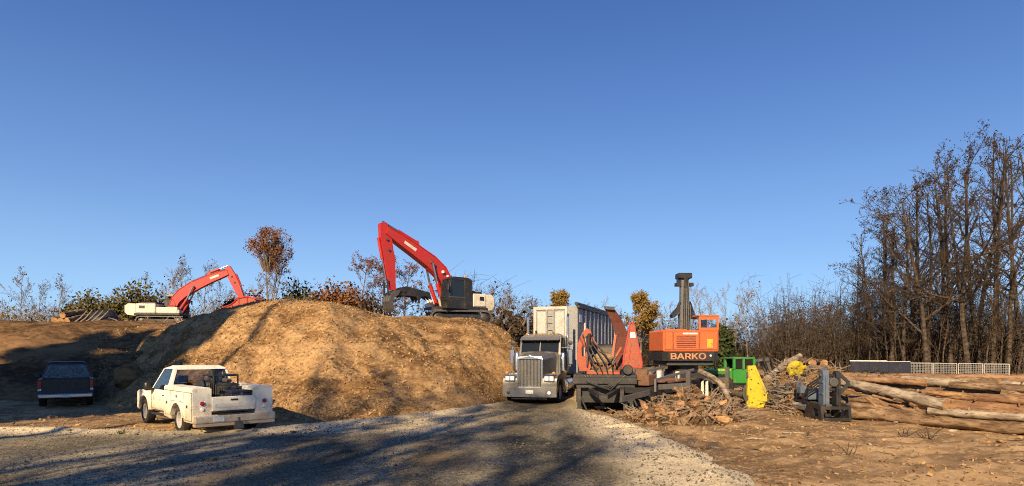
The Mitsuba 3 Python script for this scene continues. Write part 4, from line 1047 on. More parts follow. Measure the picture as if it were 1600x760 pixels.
# ------------------------------------------------------------------ lorry and chip trailer
TX, TY, TA = 0.70, 27.5, math.degrees(math.atan2(-.966, -.26))
t = thing('semi_truck', 'dark grey bonneted lorry with a tall chrome grille, facing the camera on the gravel', 'truck', at(TX, TY, L(TX, TY) + .02, TA))
bp_ = part(t, 'front_bumper', hull([(x, y, z) for x, y in ((0, .75), (0, -.75), (-.16, 1.2), (-.16, -1.2), (-.30, 1.2), (-.30, -1.2)) for z in (.36, .76)]), 'm_grey')
part(bp_, 'bumper_light', cat([mv(turn(lathe([(.001, -.01), (.075, -.01), (.075, .02), (.001, .03)], 18), -90, 'z'), -.045, y, .55) for y in (-.9,)]), 'm_black')
part(bp_, 'bumper_light', mv(turn(lathe([(.001, -.01), (.075, -.01), (.075, .02), (.001, .03)], 18), -90, 'z'), -.045, .9, .55), 'm_lens')
part(t, 'licence_plate', box(.004, .016, -.12, .22, .50, .66), 'm_white_clean')
part(t, 'valance', box(-.3, -.12, -.8, .8, .24, .36, .03), 'm_black')
gf = [(-.57, .74), (.57, .74), (.57, 1.98), (.50, 2.06), (-.50, 2.06), (-.57, 1.98)]
gi = [(-.50, .80), (.50, .80), (.50, 1.95), (.45, 1.99), (-.45, 1.99), (-.50, 1.95)]
gr = part(t, 'grille', turn(frame(gf, gi, .0, .12), 90, 'z'), 'm_chrome')
scene[gr] = mikit.ply(mv(turn(frame(gf, gi, .0, .12), 90, 'z'), -.26, 0, 0), 'm_chrome', False, **tw(t))
part(gr, 'core', box(-.36, -.33, -.50, .50, .80, 1.97), 'm_black')
for y in np.linspace(-.44, .44, 15):
    part(gr, 'bar', box(-.325, -.285, y - .014, y + .014, .80, 1.96), 'm_grey')
part(gr, 'crown', hull([(x, y, z) for x, y, z in ((-.24, .58, 1.99), (-.24, -.58, 1.99), (-.42, .58, 1.99), (-.42, -.58, 1.99), (-.26, .5, 2.10), (-.26, -.5, 2.10), (-.42, .5, 2.12), (-.42, -.5, 2.12), (-.24, 0, 2.13))]), 'm_chrome')
part(gr, 'ornament', cat([box(-.34, -.30, -.05, .05, 2.12, 2.2, .015), box(-.31, -.29, -.12, .12, 2.15, 2.18)]), 'm_chrome')
part(t, 'hood', hull([(x, y, z) for s in (1, -1) for x, y, z in ((-.38, s * .56, 1.2), (-.38, s * .56, 1.95), (-.38, s * .46, 2.08), (-.38, 0, 2.11), (-2.2, s * .80, 1.2), (-2.2, s * .84, 2.12), (-2.2, s * .70, 2.27), (-2.2, 0, 2.33))]), 'm_truck', 25)
for s in (1, -1):
    arch = [(-1.2 + .62 * math.cos(a), .52 + .62 * math.sin(a)) for a in np.linspace(PI * .97, PI * .06, 17)]
    top = [(-.30, .55), (-.22, .9), (-.30, 1.16), (-.65, 1.30), (-1.2, 1.36), (-1.75, 1.28), (-2.15, .98), (-2.25, .55)]
    wg = part(t, 'front_wing', prism(arch + top, *sorted((s * .52, s * 1.20))), 'm_truck', 35)
    part(wg, 'headlight', cat([box(-.30, -.18, *sorted((s * .64, s * 1.10)), 1.02, 1.30, .03)]), 'm_chrome')
    for y in (.76, .98):
        part(wg, 'lens', box(-.182, -.165, *sorted((s * (y - .085), s * (y + .085))), 1.07, 1.25, .012), 'm_lens')
    part(wg, 'turn_signal', box(-.45, -.30, *sorted((s * .98, s * 1.1)), 1.36, 1.44, .02), 'm_amber')
    part(t, 'air_cleaner', mv(turn(lathe([(.001, -.42), (.12, -.42), (.20, -.34), (.20, .28), (.15, .38), (.15, .48), (.001, .5)], 26), 90, 'x'), -2.35, s * 1.10, 1.78), 'm_chrome', 35)
    part(t, 'cab_side', prism([(-2.2, .95), (-3.85, .95), (-3.85, 2.98), (-3.70, 3.06), (-3.62, 3.06), (-3.62, 2.22), (-2.75, 2.22), (-2.2, 2.15)], *sorted((s * .90, s * .98))), 'm_truck')
    d_ = part(t, 'door', box(-3.60, -2.4, *sorted((s * .981, s * 1.0)), 1.0, 2.18, .01), 'm_truck')
    part(d_, 'handle', box(-3.5, -3.3, *sorted((s * 1.0, s * 1.03)), 1.5, 1.56, .01), 'm_chrome')
    part(t, 'side_window', tm([(-3.60, s * .94, 2.22), (-2.32, s * .94, 2.22), (-2.55, s * .92, 2.92), (-3.60, s * .92, 2.98)], [(0, 1, 2), (0, 2, 3)]), 'm_tint')
    part(t, 'front_pillar', beam((-2.26, s * .93, 2.16), (-2.56, s * .91, 2.98), .09, .09), 'm_truck')
    mr = part(t, 'mirror', box(-2.62, -2.52, *sorted((s * 1.28, s * 1.50)), 1.72, 2.42, .03), 'm_chrome')
    part(mr, 'arm', cat([beam((-2.5, s * .98, z), (-2.57, s * 1.38, z), .03, .03) for z in (1.66, 2.5)] + [beam((-2.57, s * 1.38, 1.62), (-2.57, s * 1.38, 2.56), .03, .03)]), 'm_chrome')
    part(mr, 'round_mirror', mv(turn(lathe([(.001, -.02), (.11, -.02), (.11, .02), (.001, .03)], 18), -90, 'z'), -2.55, s * 1.38, 2.72), 'm_black')
    part(t, 'exhaust_stack', cat([rod((-4.05, s * 1.0, 1.3), (-4.05, s * 1.0, 4.0), .065, 14), rod((-4.05, s * 1.0, 1.5), (-4.05, s * 1.0, 2.6), .11, 14), rod((-4.05, s * 1.0, 4.0), (-4.13, s * 1.0, 4.14), .06, 14)]), 'm_chrome', 35)
    part(t, 'fuel_tank', cat([mv(turn(lathe([(.001, -.8), (.28, -.79), (.31, -.74), (.31, .74), (.28, .79), (.001, .8)], 28), 90), -3.55, s * .98, .76)]), 'm_chrome', 30)
    part(t, 'step', box(-2.75, -2.3, *sorted((s * .9, s * 1.22)), .42, .50, .02), 'm_chrome')
    part(t, 'mud_flap', box(-7.55, -7.53, *sorted((s * .65, s * 1.2)), .25, .95), 'm_black')
part(t, 'cab_rear', box(-3.85, -3.79, -.92, .92, .95, 3.0), 'm_truck')
part(t, 'cab_floor', box(-3.8, -2.2, -.90, .90, .95, 1.05), 'm_seat')
part(t, 'cowl', hull([(x, s * y, z) for s in (1, -1) for x, y, z in ((-2.15, .88, 1.0), (-2.15, .86, 2.12), (-2.3, .93, 2.2), (-2.15, .5, 2.31), (-2.36, .9, 2.28), (-2.4, .9, 1.0))]), 'm_truck')
part(t, 'dashboard', box(-2.62, -2.38, -.88, .88, 1.7, 2.27, .05), 'm_seat')
part(t, 'roof', hull([(x, s * y, z) for s in (1, -1) for x, y, z in ((-2.48, .93, 2.97), (-2.55, .80, 3.10), (-3.0, .78, 3.17), (-3.85, .93, 2.98), (-3.85, .8, 3.12))]), 'm_truck', 30)
part(t, 'sun_visor', hull([(x, s * .93, z) for s in (1, -1) for x, z in ((-2.18, 2.86), (-2.20, 2.84), (-2.52, 3.02), (-2.52, 2.99))]), 'm_grey')
for s in (1, -1):
    y0, y1 = sorted((s * .02, s * .89))
    part(t, 'windscreen', tm([(-2.30, y0, 2.28), (-2.30, y1, 2.28), (-2.54, y1, 2.97), (-2.54, y0, 2.97)], [(0, 1, 2), (0, 2, 3)]), 'm_tint')
part(t, 'windscreen_post', beam((-2.28, 0, 2.28), (-2.53, 0, 2.98), .04, .05), 'm_truck')
for y in (-.7, -.35, 0, .35, .7):
    part(t, 'marker_light', box(-2.72, -2.60, y - .05, y + .05, 3.10, 3.19, .02), 'm_amber')
part(t, 'air_horn', cat([rod((-2.75, .52, 3.22), (-3.2, .52, 3.24), .05, 12, .02), box(-3.0, -2.95, .48, .56, 3.12, 3.22)]), 'm_chrome')
for y in (.22, -.42):
    k = part(t, 'seat', cat([box(-3.55, -3.38, y - .0, y + .5, 1.6, 2.5, .05), box(-3.45, -2.9, y - .0, y + .5, 1.4, 1.62, .05)]), 'm_seat')
part(t, 'frame', cat([box(-7.5, -.3, s * .42 - .06, s * .42 + .06, .62, .9) for s in (1, -1)] + [box(-1.3, -1.1, -.9, .9, .42, .54)] + [rod((x, -.9, .52), (x, .9, .52), .1) for x in (-5.7, -7.0)]), 'm_black')
part(t, 'deck_plate', box(-5.0, -3.9, -.6, .6, .905, .94), 'm_alu')
part(t, 'fifth_wheel', mv(turn(lathe([(.001, 0), (.5, 0), (.5, .12), (.001, .12)], 26), 90, 'x'), -6.3, 0, 1.02), 'm_steel')
for s in (1, -1):
    wheel(t, -1.2, s * 1.04, .52, .30, s, 'm_alu', .55)
    for x in (-5.7, -7.0):
        wheel(t, x, s * .74, .52, .28, s, 'm_alu', .55)
        wheel(t, x, s * 1.06, .52, .28, s, 'm_alu', .55)

RX, RY, RA = 2.22, 32.9, math.degrees(math.atan2(-.945, -.326))
t = thing('chip_trailer', 'tall ribbed aluminium chip trailer with a black top rail, coupled behind the lorry', 'trailer', at(RX, RY, .06, RA))
Z0, Z1, W, LN = 1.15, 4.60, 1.15, 12.9
fw = part(t, 'front_wall', box(-.06, 0, -W, W, Z0, Z1), 'm_panel')
part(fw, 'frame', cat([box(.002, .07, -W, -W + .16, Z0, Z1), box(.002, .07, W - .62, W - .5, Z0, Z1), box(.002, .07, -W + .16, W - .62, Z1 - .16, Z1), box(.002, .07, -W + .16, W - .62, Z0, Z0 + .2)]), 'm_alu')
for y in (-.42, -.08):
    part(fw, 'ladder_rail', box(.002, .09, y - .035, y + .035, Z0 + .2, Z1 - .16), 'm_panel')
for z in np.arange(Z0 + .45, Z1 - .3, .36):
    part(fw, 'rung', box(.03, .075, -.385, -.115, z - .018, z + .018), 'm_panel')
for y0, y1 in ((-W + .2, -.5), (.0, W - .68)):
    part(fw, 'panel', box(.002, .025, y0, y1, Z0 + .3, Z1 - .26, .01), 'm_alu')
for s in (1, -1):
    sw = part(t, 'side_wall', box(-LN, -.062, *sorted((s * W - s * .04, s * W)), Z0, Z1 - .10), 'm_panel')
    part(sw, 'smooth_plate', box(-1.35, -.07, *sorted((s * W + s * .002, s * (W + .03))), Z0, Z1 - .12), 'm_panel')
    part(sw, 'sign', box(-1.0, -.40, *sorted((s * (W + .032), s * (W + .042))), 3.8, 4.2), 'm_white_clean')
    for i, x in enumerate(np.arange(-1.6, -LN + .1, -1.08)):
        part(sw, 'rib', box(x - .15, x + .15, *sorted((s * W + s * .002, s * (W + .13))), Z0 + .05, Z1 - .13, .02), 'm_alu')
    part(t, 'top_rail', box(-LN, 0.0, *sorted((s * W - s * .06, s * (W + .15))), Z1 - .095, Z1 + .06, .02), 'm_black')
    part(t, 'bottom_rail', box(-LN, 0.0, *sorted((s * W - s * .06, s * (W + .11))), Z0 - .16, Z0 - .003, .02), 'm_panel')
    part(t, 'landing_leg', cat([box(-3.0, -2.86, *sorted((s * .55, s * .69)), .35, Z0 - .16), box(-3.1, -2.76, *sorted((s * .47, s * .77)), .30, .35)]), 'm_steel')
part(t, 'rear_door', box(-LN - .06, -LN, -W, W, Z0, Z1), 'm_alu')
part(t, 'floor', box(-LN, -.06, -W + .05, W - .05, Z0 - .1, Z0), 'm_steel')
part(t, 'tarpaulin', cat([rod((-LN, W - .05, Z1 + .13), (0, W - .05, Z1 + .13), .09, 12)]), 'm_black')
part(t, 'axle_frame', cat([box(-12.4, -9.4, s * .45 - .06, s * .45 + .06, .55, .98) for s in (1, -1)] + [rod((x, -.9, .52), (x, .9, .52), .09) for x in (-10.3, -11.6)]), 'm_black')
for s in (1, -1):
    for x in (-10.3, -11.6):
        wheel(t, x, s * .98, .52, .28, s, 'm_alu', .55)
part(t, 'wood_chips', tm(*grid(np.linspace(-LN + .1, -.1, 60), np.linspace(-W + .06, W - .06, 14), lambda X, Y: 4.1 + .35 * np.sin(X * .8) ** 2 * (1 - (Y / W) ** 2) + .1 * fb(X, Y, 3, 3))), 'm_chip', True)

# ------------------------------------------------------------------ chipper, left of the loader
def arc(cx, cz, r, a0, a1, n=14):
    return [(cx + r * math.cos(math.radians(a)), cz + r * math.sin(math.radians(a))) for a in np.linspace(a0, a1, n)]


CX, CY = px(946, 25.2), 25.2
t = thing('wood_chipper', 'red and black trailer-mounted chipper with a curved dark chute, standing right of the lorry', 'wood chipper', at(CX, CY, L(CX, CY) + .22, -9))
part(t, 'chassis', cat([box(-1.12, -.92, -.2, 5.2, .80, 1.12), box(.92, 1.12, -.2, 5.2, .80, 1.12), box(-1.12, 1.12, -.32, -.12, .78, 1.14), box(-1.12, 1.12, 2.4, 2.6, .80, 1.12), box(-1.12, 1.12, 5.0, 5.2, .8, 1.12)]), 'm_black')
part(t, 'front_beam', box(-1.26, 1.22, -.42, -.322, .92, 1.20, .02), 'm_black')
part(t, 'deck', box(-1.24, 1.20, -.30, 5.2, 1.125, 1.30, .02), 'm_black')
part(t, 'lower_skirt', box(-1.15, 1.0, .0, .12, .18, .79), 'm_black')
part(t, 'tow_beam', cat([beam((-.6, -.3, .7), (-.15, -1.5, .5), .14, .16), beam((.5, -.3, .7), (.05, -1.5, .5), .14, .16), box(-.2, .1, -1.62, -1.42, .42, .56)]), 'm_black')
trough = arc(-.10, 2.06, .56, 200, 330, 16)
part(t, 'feed_trough', prism(trough + [(p[0] * .93 - .004, 2.06 + (p[1] - 2.06) * .86) for p in trough[::-1]], -.15, 1.5), 'm_rust')
part(t, 'bark_load', hull([(-.10 + .45 * math.cos(math.radians(a)) * k, y, 2.05 + .45 * math.sin(math.radians(a)) * k) for a in range(195, 346, 25) for y, k in ((-.02, .9), (1.3, 1.0))] + [(-.3, .1, 2.16), (.2, .2, 2.10), (-.1, 1.0, 2.3)]), 'm_log_bark')
part(t, 'feed_table', hull([(x, y, z) for x, y in ((-.72, -.28), (.55, -.28), (-.82, 1.4), (.65, 1.4)) for z in (1.303, 1.40 if y < 0 else 1.50)]), 'm_red_worn')
part(t, 'table_ram', rod((-.4, -.25, 1.46), (.2, .6, 1.62), .07, 12), 'm_steel')
# two curved cheek plates on the left
for dy in (0.0, .62):
    pl = [(-1.02, 1.42), (-1.12, 1.95), (-1.08, 2.5), (-.92, 2.92), (-.74, 3.12), (-.58, 3.02), (-.52, 2.62), (-.66, 2.32), (-.68, 1.95), (-.56, 1.60), (-.62, 1.42)]
    part(t, 'cheek_plate', frame(pl, [(-.92, 2.0), (-.80, 2.0), (-.74, 2.45), (-.68, 2.85), (-.80, 2.75), (-.94, 2.4)], -.02 + dy, .06 + dy), 'm_red_worn')
part(t, 'roller_arm', cat([beam((-.72, .3, 2.95), (-.30, .3, 2.28), .12, .16)]), 'm_red_worn')
part(t, 'roller_ram', rod((-.74, .16, 3.0), (-.36, .16, 2.35), .05, 10), 'm_steel')
part(t, 'oil_tank', mv(lathe([(.001, -.45), (.26, -.43), (.28, -.38), (.28, .38), (.26, .43), (.001, .45)], 24), -1.0, .4, 1.05), 'm_black', 40)
# the chute: a tapering box bent over at its top
path = np.array([(.62, 1.0, 1.45), (.70, .95, 2.1), (.66, .85, 2.75), (.48, .7, 3.3), (.22, .5, 3.78), (.12, .45, 3.9)])
hw = np.array([.30, .29, .26, .22, .17, .15])
sec = []
for p, h in zip(path, hw):
    sec.append([(p[0] - h, p[1] - .34, p[2]), (p[0] + h, p[1] - .34, p[2] + .05), (p[0] + h, p[1] + .34, p[2] + .05), (p[0] - h, p[1] + .34, p[2])])
sec = np.array(sec)
part(t, 'chute', cat([hull(np.vstack([sec[i], sec[i + 1]])) for i in range(len(sec) - 1)]), 'm_darkred')
part(t, 'chute_cap', hull([(-.02, .0, 3.86), (.36, .0, 3.82), (-.02, .9, 3.86), (.36, .9, 3.82), (-.06, .05, 3.98), (.34, .05, 3.95), (-.06, .85, 3.98), (.34, .85, 3.95)]), 'm_black')
part(t, 'chute_brace', cat([beam((.20, .3, 1.5), (.40, .55, 2.9), .09, .12)]), 'm_red_worn')
gpts = [(.66, 1.56), (1.42, 1.56), (1.44, 1.75), (1.13, 3.25), (1.04, 3.36), (.92, 3.30), (.88, 3.0), (.68, 2.0)]
hd = part(t, 'rotor_guard', prism(gpts, .10, .34), 'm_red_worn')
part(hd, 'rim', frame(gpts, [tuple(q) for q in np.array(shapely.Polygon(gpts).buffer(-.05, join_style=2).exterior.coords)[:-1]], .055, .098), 'm_red')
part(hd, 'rib', cat([beam((.86, .08, 1.66), (.98, .08, 2.5), .05, .05), beam((1.28, .08, 1.66), (1.14, .08, 2.5), .05, .05)]), 'm_red_worn')
part(hd, 'sticker', box(.96, 1.17, .088, .098, 2.72, 2.95), 'm_white_clean')
part(hd, 'hinge', cat([rod((1.40, .2, z), (1.40, .2, z + .18), .04, 10) for z in (1.62,)]), 'm_steel')
part(t, 'engine_box', box(-.9, .55, 2.0, 4.8, 1.303, 2.5, .06), 'm_black')
part(t, 'radiator', box(-.7, .35, 1.94, 1.997, 1.45, 2.35), 'm_steel')
for k, (a_, b_) in enumerate([((-.95, -.10, 2.75), (-.45, -.12, 1.75)), ((.62, -.05, 2.35), (.20, -.10, 1.62)), ((-.62, -.12, 2.9), (-.72, -.14, 1.62))]):
    r_ = part(t, 'feed_ram', rod(a_, tuple((np.array(a_) + np.array(b_)) / 2), .065, 12), 'm_red_worn' if k < 2 else 'm_black')
    part(r_, 'piston', rod(tuple((np.array(a_) + np.array(b_)) / 2), b_, .035, 10), 'm_steel')
part(t, 'tooth_plate', cat([hull([(x - .05, -.1, 1.52), (x + .05, -.1, 1.52), (x - .05, .0, 1.52), (x + .05, .0, 1.52), (x, -.06, 1.72)]) for x in np.linspace(-.5, .36, 7)]), 'm_rust')
part(t, 'bark_heap', hull([(x, y, z) for x, y, z in ((-.7, -.25, 1.41), (.5, -.22, 1.41), (-.5, .5, 1.5), (.4, .5, 1.5), (-.2, -.1, 1.56), (.15, .1, 1.62))]), 'm_log_bark')
part(t, 'hydraulic_motor', mv(cat([turn(lathe([(.001, -.2), (.17, -.2), (.2, -.1), (.2, .15), (.12, .22), (.001, .22)], 22), 0)]), .86, -.25, 1.48), 'm_black', 30)
part(t, 'battery_box', box(1.15, 1.62, -.1, .6, 1.05, 1.50, .03), 'm_rust')
part(t, 'feed_hose', tubes([np.array([(-.9 + .12 * k, .02, 2.9 - .1 * k), (-.70 + .2 * k, -.28, 2.2), (-.5 + .25 * k, -.34, 1.7), (-.3 + .2 * k, -.3, 1.32)]) for k in range(4)], [.028] * 4, 6), 'm_black')
part(t, 'hose', tubes([np.array([(-.9 + .1 * k, -.32, 1.25), (-.7 + .15 * k, -.45, 1.0 - .06 * k), (-.1 + .1 * k, -.46, .82 - .04 * k), (.5, -.42, 1.0), (.75, -.36, 1.25)]) for k in range(4)], [.03] * 4, 6), 'm_black')
part(t, 'underframe', cat([box(-1.0, .95, .3, 2.6, .2, .80), beam((-1.0, .2, .42), (.9, .2, .34), .12, .12)]), 'm_black')
for x in (-1.02, 1.0):
    k = part(t, 'support_leg', cat([box(x - .07, x + .07, -.30, -.16, -.14, 1.1), box(x - .2, x + .2, -.42, -.05, -.22, -.14), beam((x, -.23, .55), (x + .34, -.28, -.18), .06, .06)]), 'm_black')
for y in (1.6, 3.6):
    for s in (1, -1):
        k = numbered(f'{t}__wheel')
        w_ = turn(lathe([(.24, -.12), (.42, -.15), (.48, -.08), (.48, .08), (.42, .15), (.24, .12)], 28), 90)
        part(k, 'tyre', mv(w_, s * .98, y, .26), 'm_rubber', 35)
        part(k, 'rim', mv(turn(lathe([(.001, -.06), (.24, -.1), (.25, .1), (.001, .06)], 22), 90), s * .98, y, .26), 'm_steel', 35)

# ------------------------------------------------------------------ knuckle-boom loader on its carrier
LX, LY = px(1067, 31), 31.0
t = thing('log_loader', 'orange log loader with a black counterweight and an upright grey boom, on a dark carrier', 'log loader', at(LX, LY, L(LX, LY), 3))
cwt = part(t, 'counterweight', hull([(x, y, z) for x, y in ((-1.34, -1.1), (1.30, -1.1), (-1.34, 1.3), (1.30, 1.3), (-1.1, -1.32), (1.06, -1.32)) for z in (1.93, 2.36)]), 'm_black')
part(t, 'lower_deck', box(-1.1, 1.1, -1.1, 1.2, 1.72, 1.925, .03), 'm_steel')
tx = meshkit.text_mesh('BARKO', .27, .02, True)
tx.apply_translation([-tx.bounds[0][0] - (tx.bounds[1][0] - tx.bounds[0][0]) / 2, 0, 0])
tx.apply_transform(np.array([[1.36, 0, 0, -.17], [0, 0, -1, -1.321], [0, 1, 0, 2.02], [0, 0, 0, 1.0]]))
part(cwt, 'lettering', tx, 'm_letter')
part(cwt, 'star', cat([turn(box(-.05, .05, -1.335, -1.321, -.018, .018), a, 'y') for a in (0, 60, 120)]), 'm_white_clean')
scene[f'{cwt}__star'] = mikit.ply(mv(cat([turn(box(-.05, .05, -1.335, -1.321, -.018, .018), a, 'y') for a in (0, 60, 120)]), .88, 0, 2.18), 'm_white_clean', **tw(t))
hs = part(t, 'house', box(-1.34, 1.30, -1.26, 1.2, 2.363, 3.36, .05), 'm_orange')
for x0, x1, nm in ((-1.24, -.90, 'door'), (-.84, .34, 'door'), (.40, 1.22, 'door')):
    part(hs, nm, box(x0, x1, -1.285, -1.262, 2.46, 3.27, .01), 'm_orange')
for x0_, x1_ in ((-1.24, -.90), (-.84, .34), (.40, 1.22)):
    part(hs, 'door_seal', box(x0_ - .018, x1_ + .018, -1.266, -1.2605, 2.442, 3.288), 'm_black')
for i in range(7):
    z = 2.55 + i * .085
    part(hs, 'louvre', hull([(x, y, zz) for x in (-.72, .20) for y, zz in ((-1.287, z), (-1.287, z + .045), (-1.31, z + .008))]), 'm_darkred')
part(hs, 'label_plate', box(.72, 1.0, -1.292, -1.287, 2.55, 2.95), 'm_yellow')
part(hs, 'label_plate', box(-.42, .28, -1.292, -1.287, 3.17, 3.24), 'm_white_clean')
part(hs, 'roof_hatch', box(-1.1, -.1, -.9, .9, 3.362, 3.42, .02), 'm_orange')
x0, x1, y0, y1, z0, z1 = .36, 1.30, -1.24, .4, 3.362, 4.0
cab = part(t, 'cab', frame([(x0, z0), (x1, z0), (x1, z1), (x0, z1)], [(x0 + .09, z0 + .12), (x0 + .09, z1 - .14), (x1 - .09, z1 - .14), (x1 - .09, z0 + .12)], y0, y0 + .07), 'm_orange')
for x in (x0, x1 - .09):
    part(cab, 'post', box(x, x + .09, y1 - .09, y1, z0, z1), 'm_orange')
part(cab, 'roof', box(x0 - .03, x1 + .03, y0 - .03, y1 + .03, z1, z1 + .07, .02), 'm_orange')
part(cab, 'rear_window', tm([(x0 + .09, y0 + .03, z0 + .12), (x1 - .09, y0 + .03, z0 + .12), (x1 - .09, y0 + .03, z1 - .14), (x0 + .09, y0 + .03, z1 - .14)], [(0, 1, 2), (0, 2, 3)]), 'm_pane')
for x in (x0 + .04, x1 - .04):
    part(cab, 'side_window', tm([(x, y0 + .09, z0), (x, y1 - .09, z0), (x, y1 - .09, z1), (x, y0 + .09, z1)], [(0, 1, 2), (0, 2, 3)]), 'm_pane')
part(cab, 'seat', cat([box(.66, 1.0, -.5, -.38, z0, z0 + .52, .04), box(.66, 1.0, -.4, .05, z0, z0 + .1, .03)]), 'm_seat')
part(t, 'handrail', tubes([np.array([(-1.3, -1.1, 3.4), (-1.3, -1.1, 3.8), (-.4, -1.1, 3.8), (-.4, -1.1, 3.4)])], [.02], 6), 'm_steel')
bx_, by_ = .0, -.2
mast = part(t, 'boom', hull([(bx_ + s * w, by_ + q * w * .8, z) for w, z in ((.22, 3.2), (.21, 4.2), (.18, 6.0)) for s in (1, -1) for q in (1, -1)]), 'm_grey')
part(mast, 'web_plate', cat([box(bx_ - .25, bx_ - .222, by_ - .2, by_ + .2, 3.37, 4.6), box(bx_ + .222, bx_ + .25, by_ - .2, by_ + .2, 3.37, 4.6)]), 'm_grey')
part(mast, 'head', cat([box(bx_ - .36, bx_ + .30, by_ - .3, by_ + .3, 5.86, 6.12, .03), box(bx_ - .42, bx_ - .2, by_ - .2, by_ + .2, 5.5, 5.66), box(bx_ + .2, bx_ + .40, by_ - .2, by_ + .2, 5.5, 5.66), beam((bx_ - .3, by_, 6.1), (bx_ - .3, by_, 5.5), .1, .2)]), 'm_black')
part(mast, 'pin', rod((bx_ - .45, by_, 5.58), (bx_ + .45, by_, 5.58), .07, 12), 'm_black')
for s in (1, -1):
    k = part(t, 'ram_bracket', prism([(bx_ + s * .27, 4.30), (bx_ + s * .62, 4.02), (bx_ + s * .58, 3.92), (bx_ + s * .27, 3.95)] if s > 0 else [(bx_ - .27, 4.55), (bx_ - .66, 4.12), (bx_ - .60, 3.98), (bx_ - .27, 4.18)], by_ - .22, by_ + .22), 'm_black')
    part(t, 'boom_ram', rod((bx_ + s * .50, by_, 4.04), (bx_ + s * .22, by_ - .1, 4.75), .07, 12), 'm_black')
part(t, 'hose', tubes([np.array([(bx_ + x, by_ - .27, 3.4), (bx_ + x * 1.1, by_ - .31, 4.4), (bx_ + x * .8, by_ - .26, 5.4), (bx_ + x * .5, by_ - .3, 5.9)]) for x in (-.12, -.04, .05, .13)], [.025] * 4, 6), 'm_black')
# second section of the boom, folded down behind the house, with the grapple
part(t, 'jib', beam((bx_ + .15, .3, 5.75), (bx_ + 1.22, 3.6, 4.0), .24, .34), 'm_grey')
gp = part(t, 'grapple', cat([rod((bx_ + 1.22, 3.6, 4.0), (bx_ + 1.22, 3.65, 3.2), .12, 12), box(bx_ + .97, bx_ + 1.47, 3.4, 3.9, 2.9, 3.2)]), 'm_black')
for s in (1, -1):
    part(gp, 'claw', prism(offset_outline([(bx_ + 1.22 + s * .2, 3.0), (bx_ + 1.22 + s * .7, 2.6), (bx_ + 1.22 + s * .75, 2.0), (bx_ + 1.22 + s * .25, 1.5)], [.12, .12, .1, .04]), 3.45, 3.85), 'm_black')
part(t, 'turntable', mv(turn(lathe([(.001, 0), (.85, 0), (.85, .12), (.72, .14), (.72, .32), (.001, .32)], 32), 90, 'x'), 0, 0, 1.40), 'm_black', 30)
part(t, 'pedestal', hull([(x, y, z) for x, y, z in ((-.9, -.9, 1.0), (.9, -.9, 1.0), (-.9, .9, 1.0), (.9, .9, 1.0), (-.7, -.7, 1.4), (.7, -.7, 1.4), (-.7, .7, 1.4), (.7, .7, 1.4))]), 'm_black')

KX, KY = px(1052, 28.2), 28.2
t = thing('loader_carrier', 'dark steel carrier frame with outrigger legs reaching down to the left below the orange loader', 'trailer', at(KX, KY, L(KX, KY), 58))
# x runs along the frame, away from the road
part(t, 'main_rail', beam((-4.6, .52, .80), (4.6, .52, .92), .18, .34), 'm_black')
part(t, 'main_rail', beam((-4.6, -.52, .80), (4.6, -.52, .92), .18, .34), 'm_black')
for x in (-4.5, -2.9, -1.3, .3, 1.9, 3.5, 4.5):
    part(t, 'cross_member', box(x - .07, x + .07, -.42, .42, .74, .96), 'm_black')
part(t, 'deck_plate', box(-2.6, 1.0, -.75, .75, 1.08, 1.12), 'm_rust')
part(t, 'guard_rail', cat([beam((-4.2, .66, 1.35), (.8, .66, 1.62), .07, .09), beam((-4.2, .66, .8), (-4.2, .66, 1.38), .07, .07), beam((-1.6, .66, .9), (-1.6, .66, 1.5), .07, .07), beam((.6, .66, 1.0), (.6, .66, 1.62), .07, .07)]), 'm_grey')
part(t, 'guard_rail', cat([beam((-4.2, -.66, 1.25), (.8, -.66, 1.52), .07, .09), beam((-4.2, -.66, .8), (-4.2, -.66, 1.28), .07, .07), beam((-1.6, -.66, .9), (-1.6, -.66, 1.4), .07, .07)]), 'm_grey')
for x, s in ((-3.6, 1), (-3.6, -1), (2.4, 1), (2.4, -1)):
    k = part(t, 'outrigger', cat([beam((x, s * .55, .95), (x, s * 1.75, 1.05), .18, .2), box(x - .08, x + .08, s * 1.75 - .08, s * 1.75 + .08, .12, 1.6), beam((x, s * .75, .7), (x, s * 1.7, .32), .09, .09)]), 'm_steel')
    part(k, 'foot_pad', box(x - .3, x + .3, s * 1.75 - .25, s * 1.75 + .25, .02, .12), 'm_steel')
part(t, 'towing_frame', cat([beam((-4.6, .52, .78), (-5.9, 0, .6), .14, .18), beam((-4.6, -.52, .78), (-5.9, 0, .6), .14, .18), box(-5.6, -5.48, -.06, .06, .1, .62)]), 'm_steel')
part(t, 'tool_crate', box(-3.9, -3.0, -.3, .3, 1.0, 1.42, .02), 'm_rust')
part(t, 'jerry_can', box(-1.15, -.9, .2, .36, 1.122, 1.5, .03), 'm_white_clean')
part(t, 'jerry_can', box(-.2, .05, -.3, -.14, 1.122, 1.45, .03), 'm_white')
part(t, 'hose', tubes([np.array([(-4.0 + k, .74, 1.3), (-3.4 + k, .8, .9 - .1 * k), (-2.6 + k, .78, 1.2), (-2.0 + k, .74, 1.4)]) for k in (0, .9, 1.8)], [.03] * 3, 6), 'm_black')
for x in (2.2, 3.5):
    for s in (1, -1):
        wheel(t, x, s * .92, .50, .28, s, 'm_steel', .52)

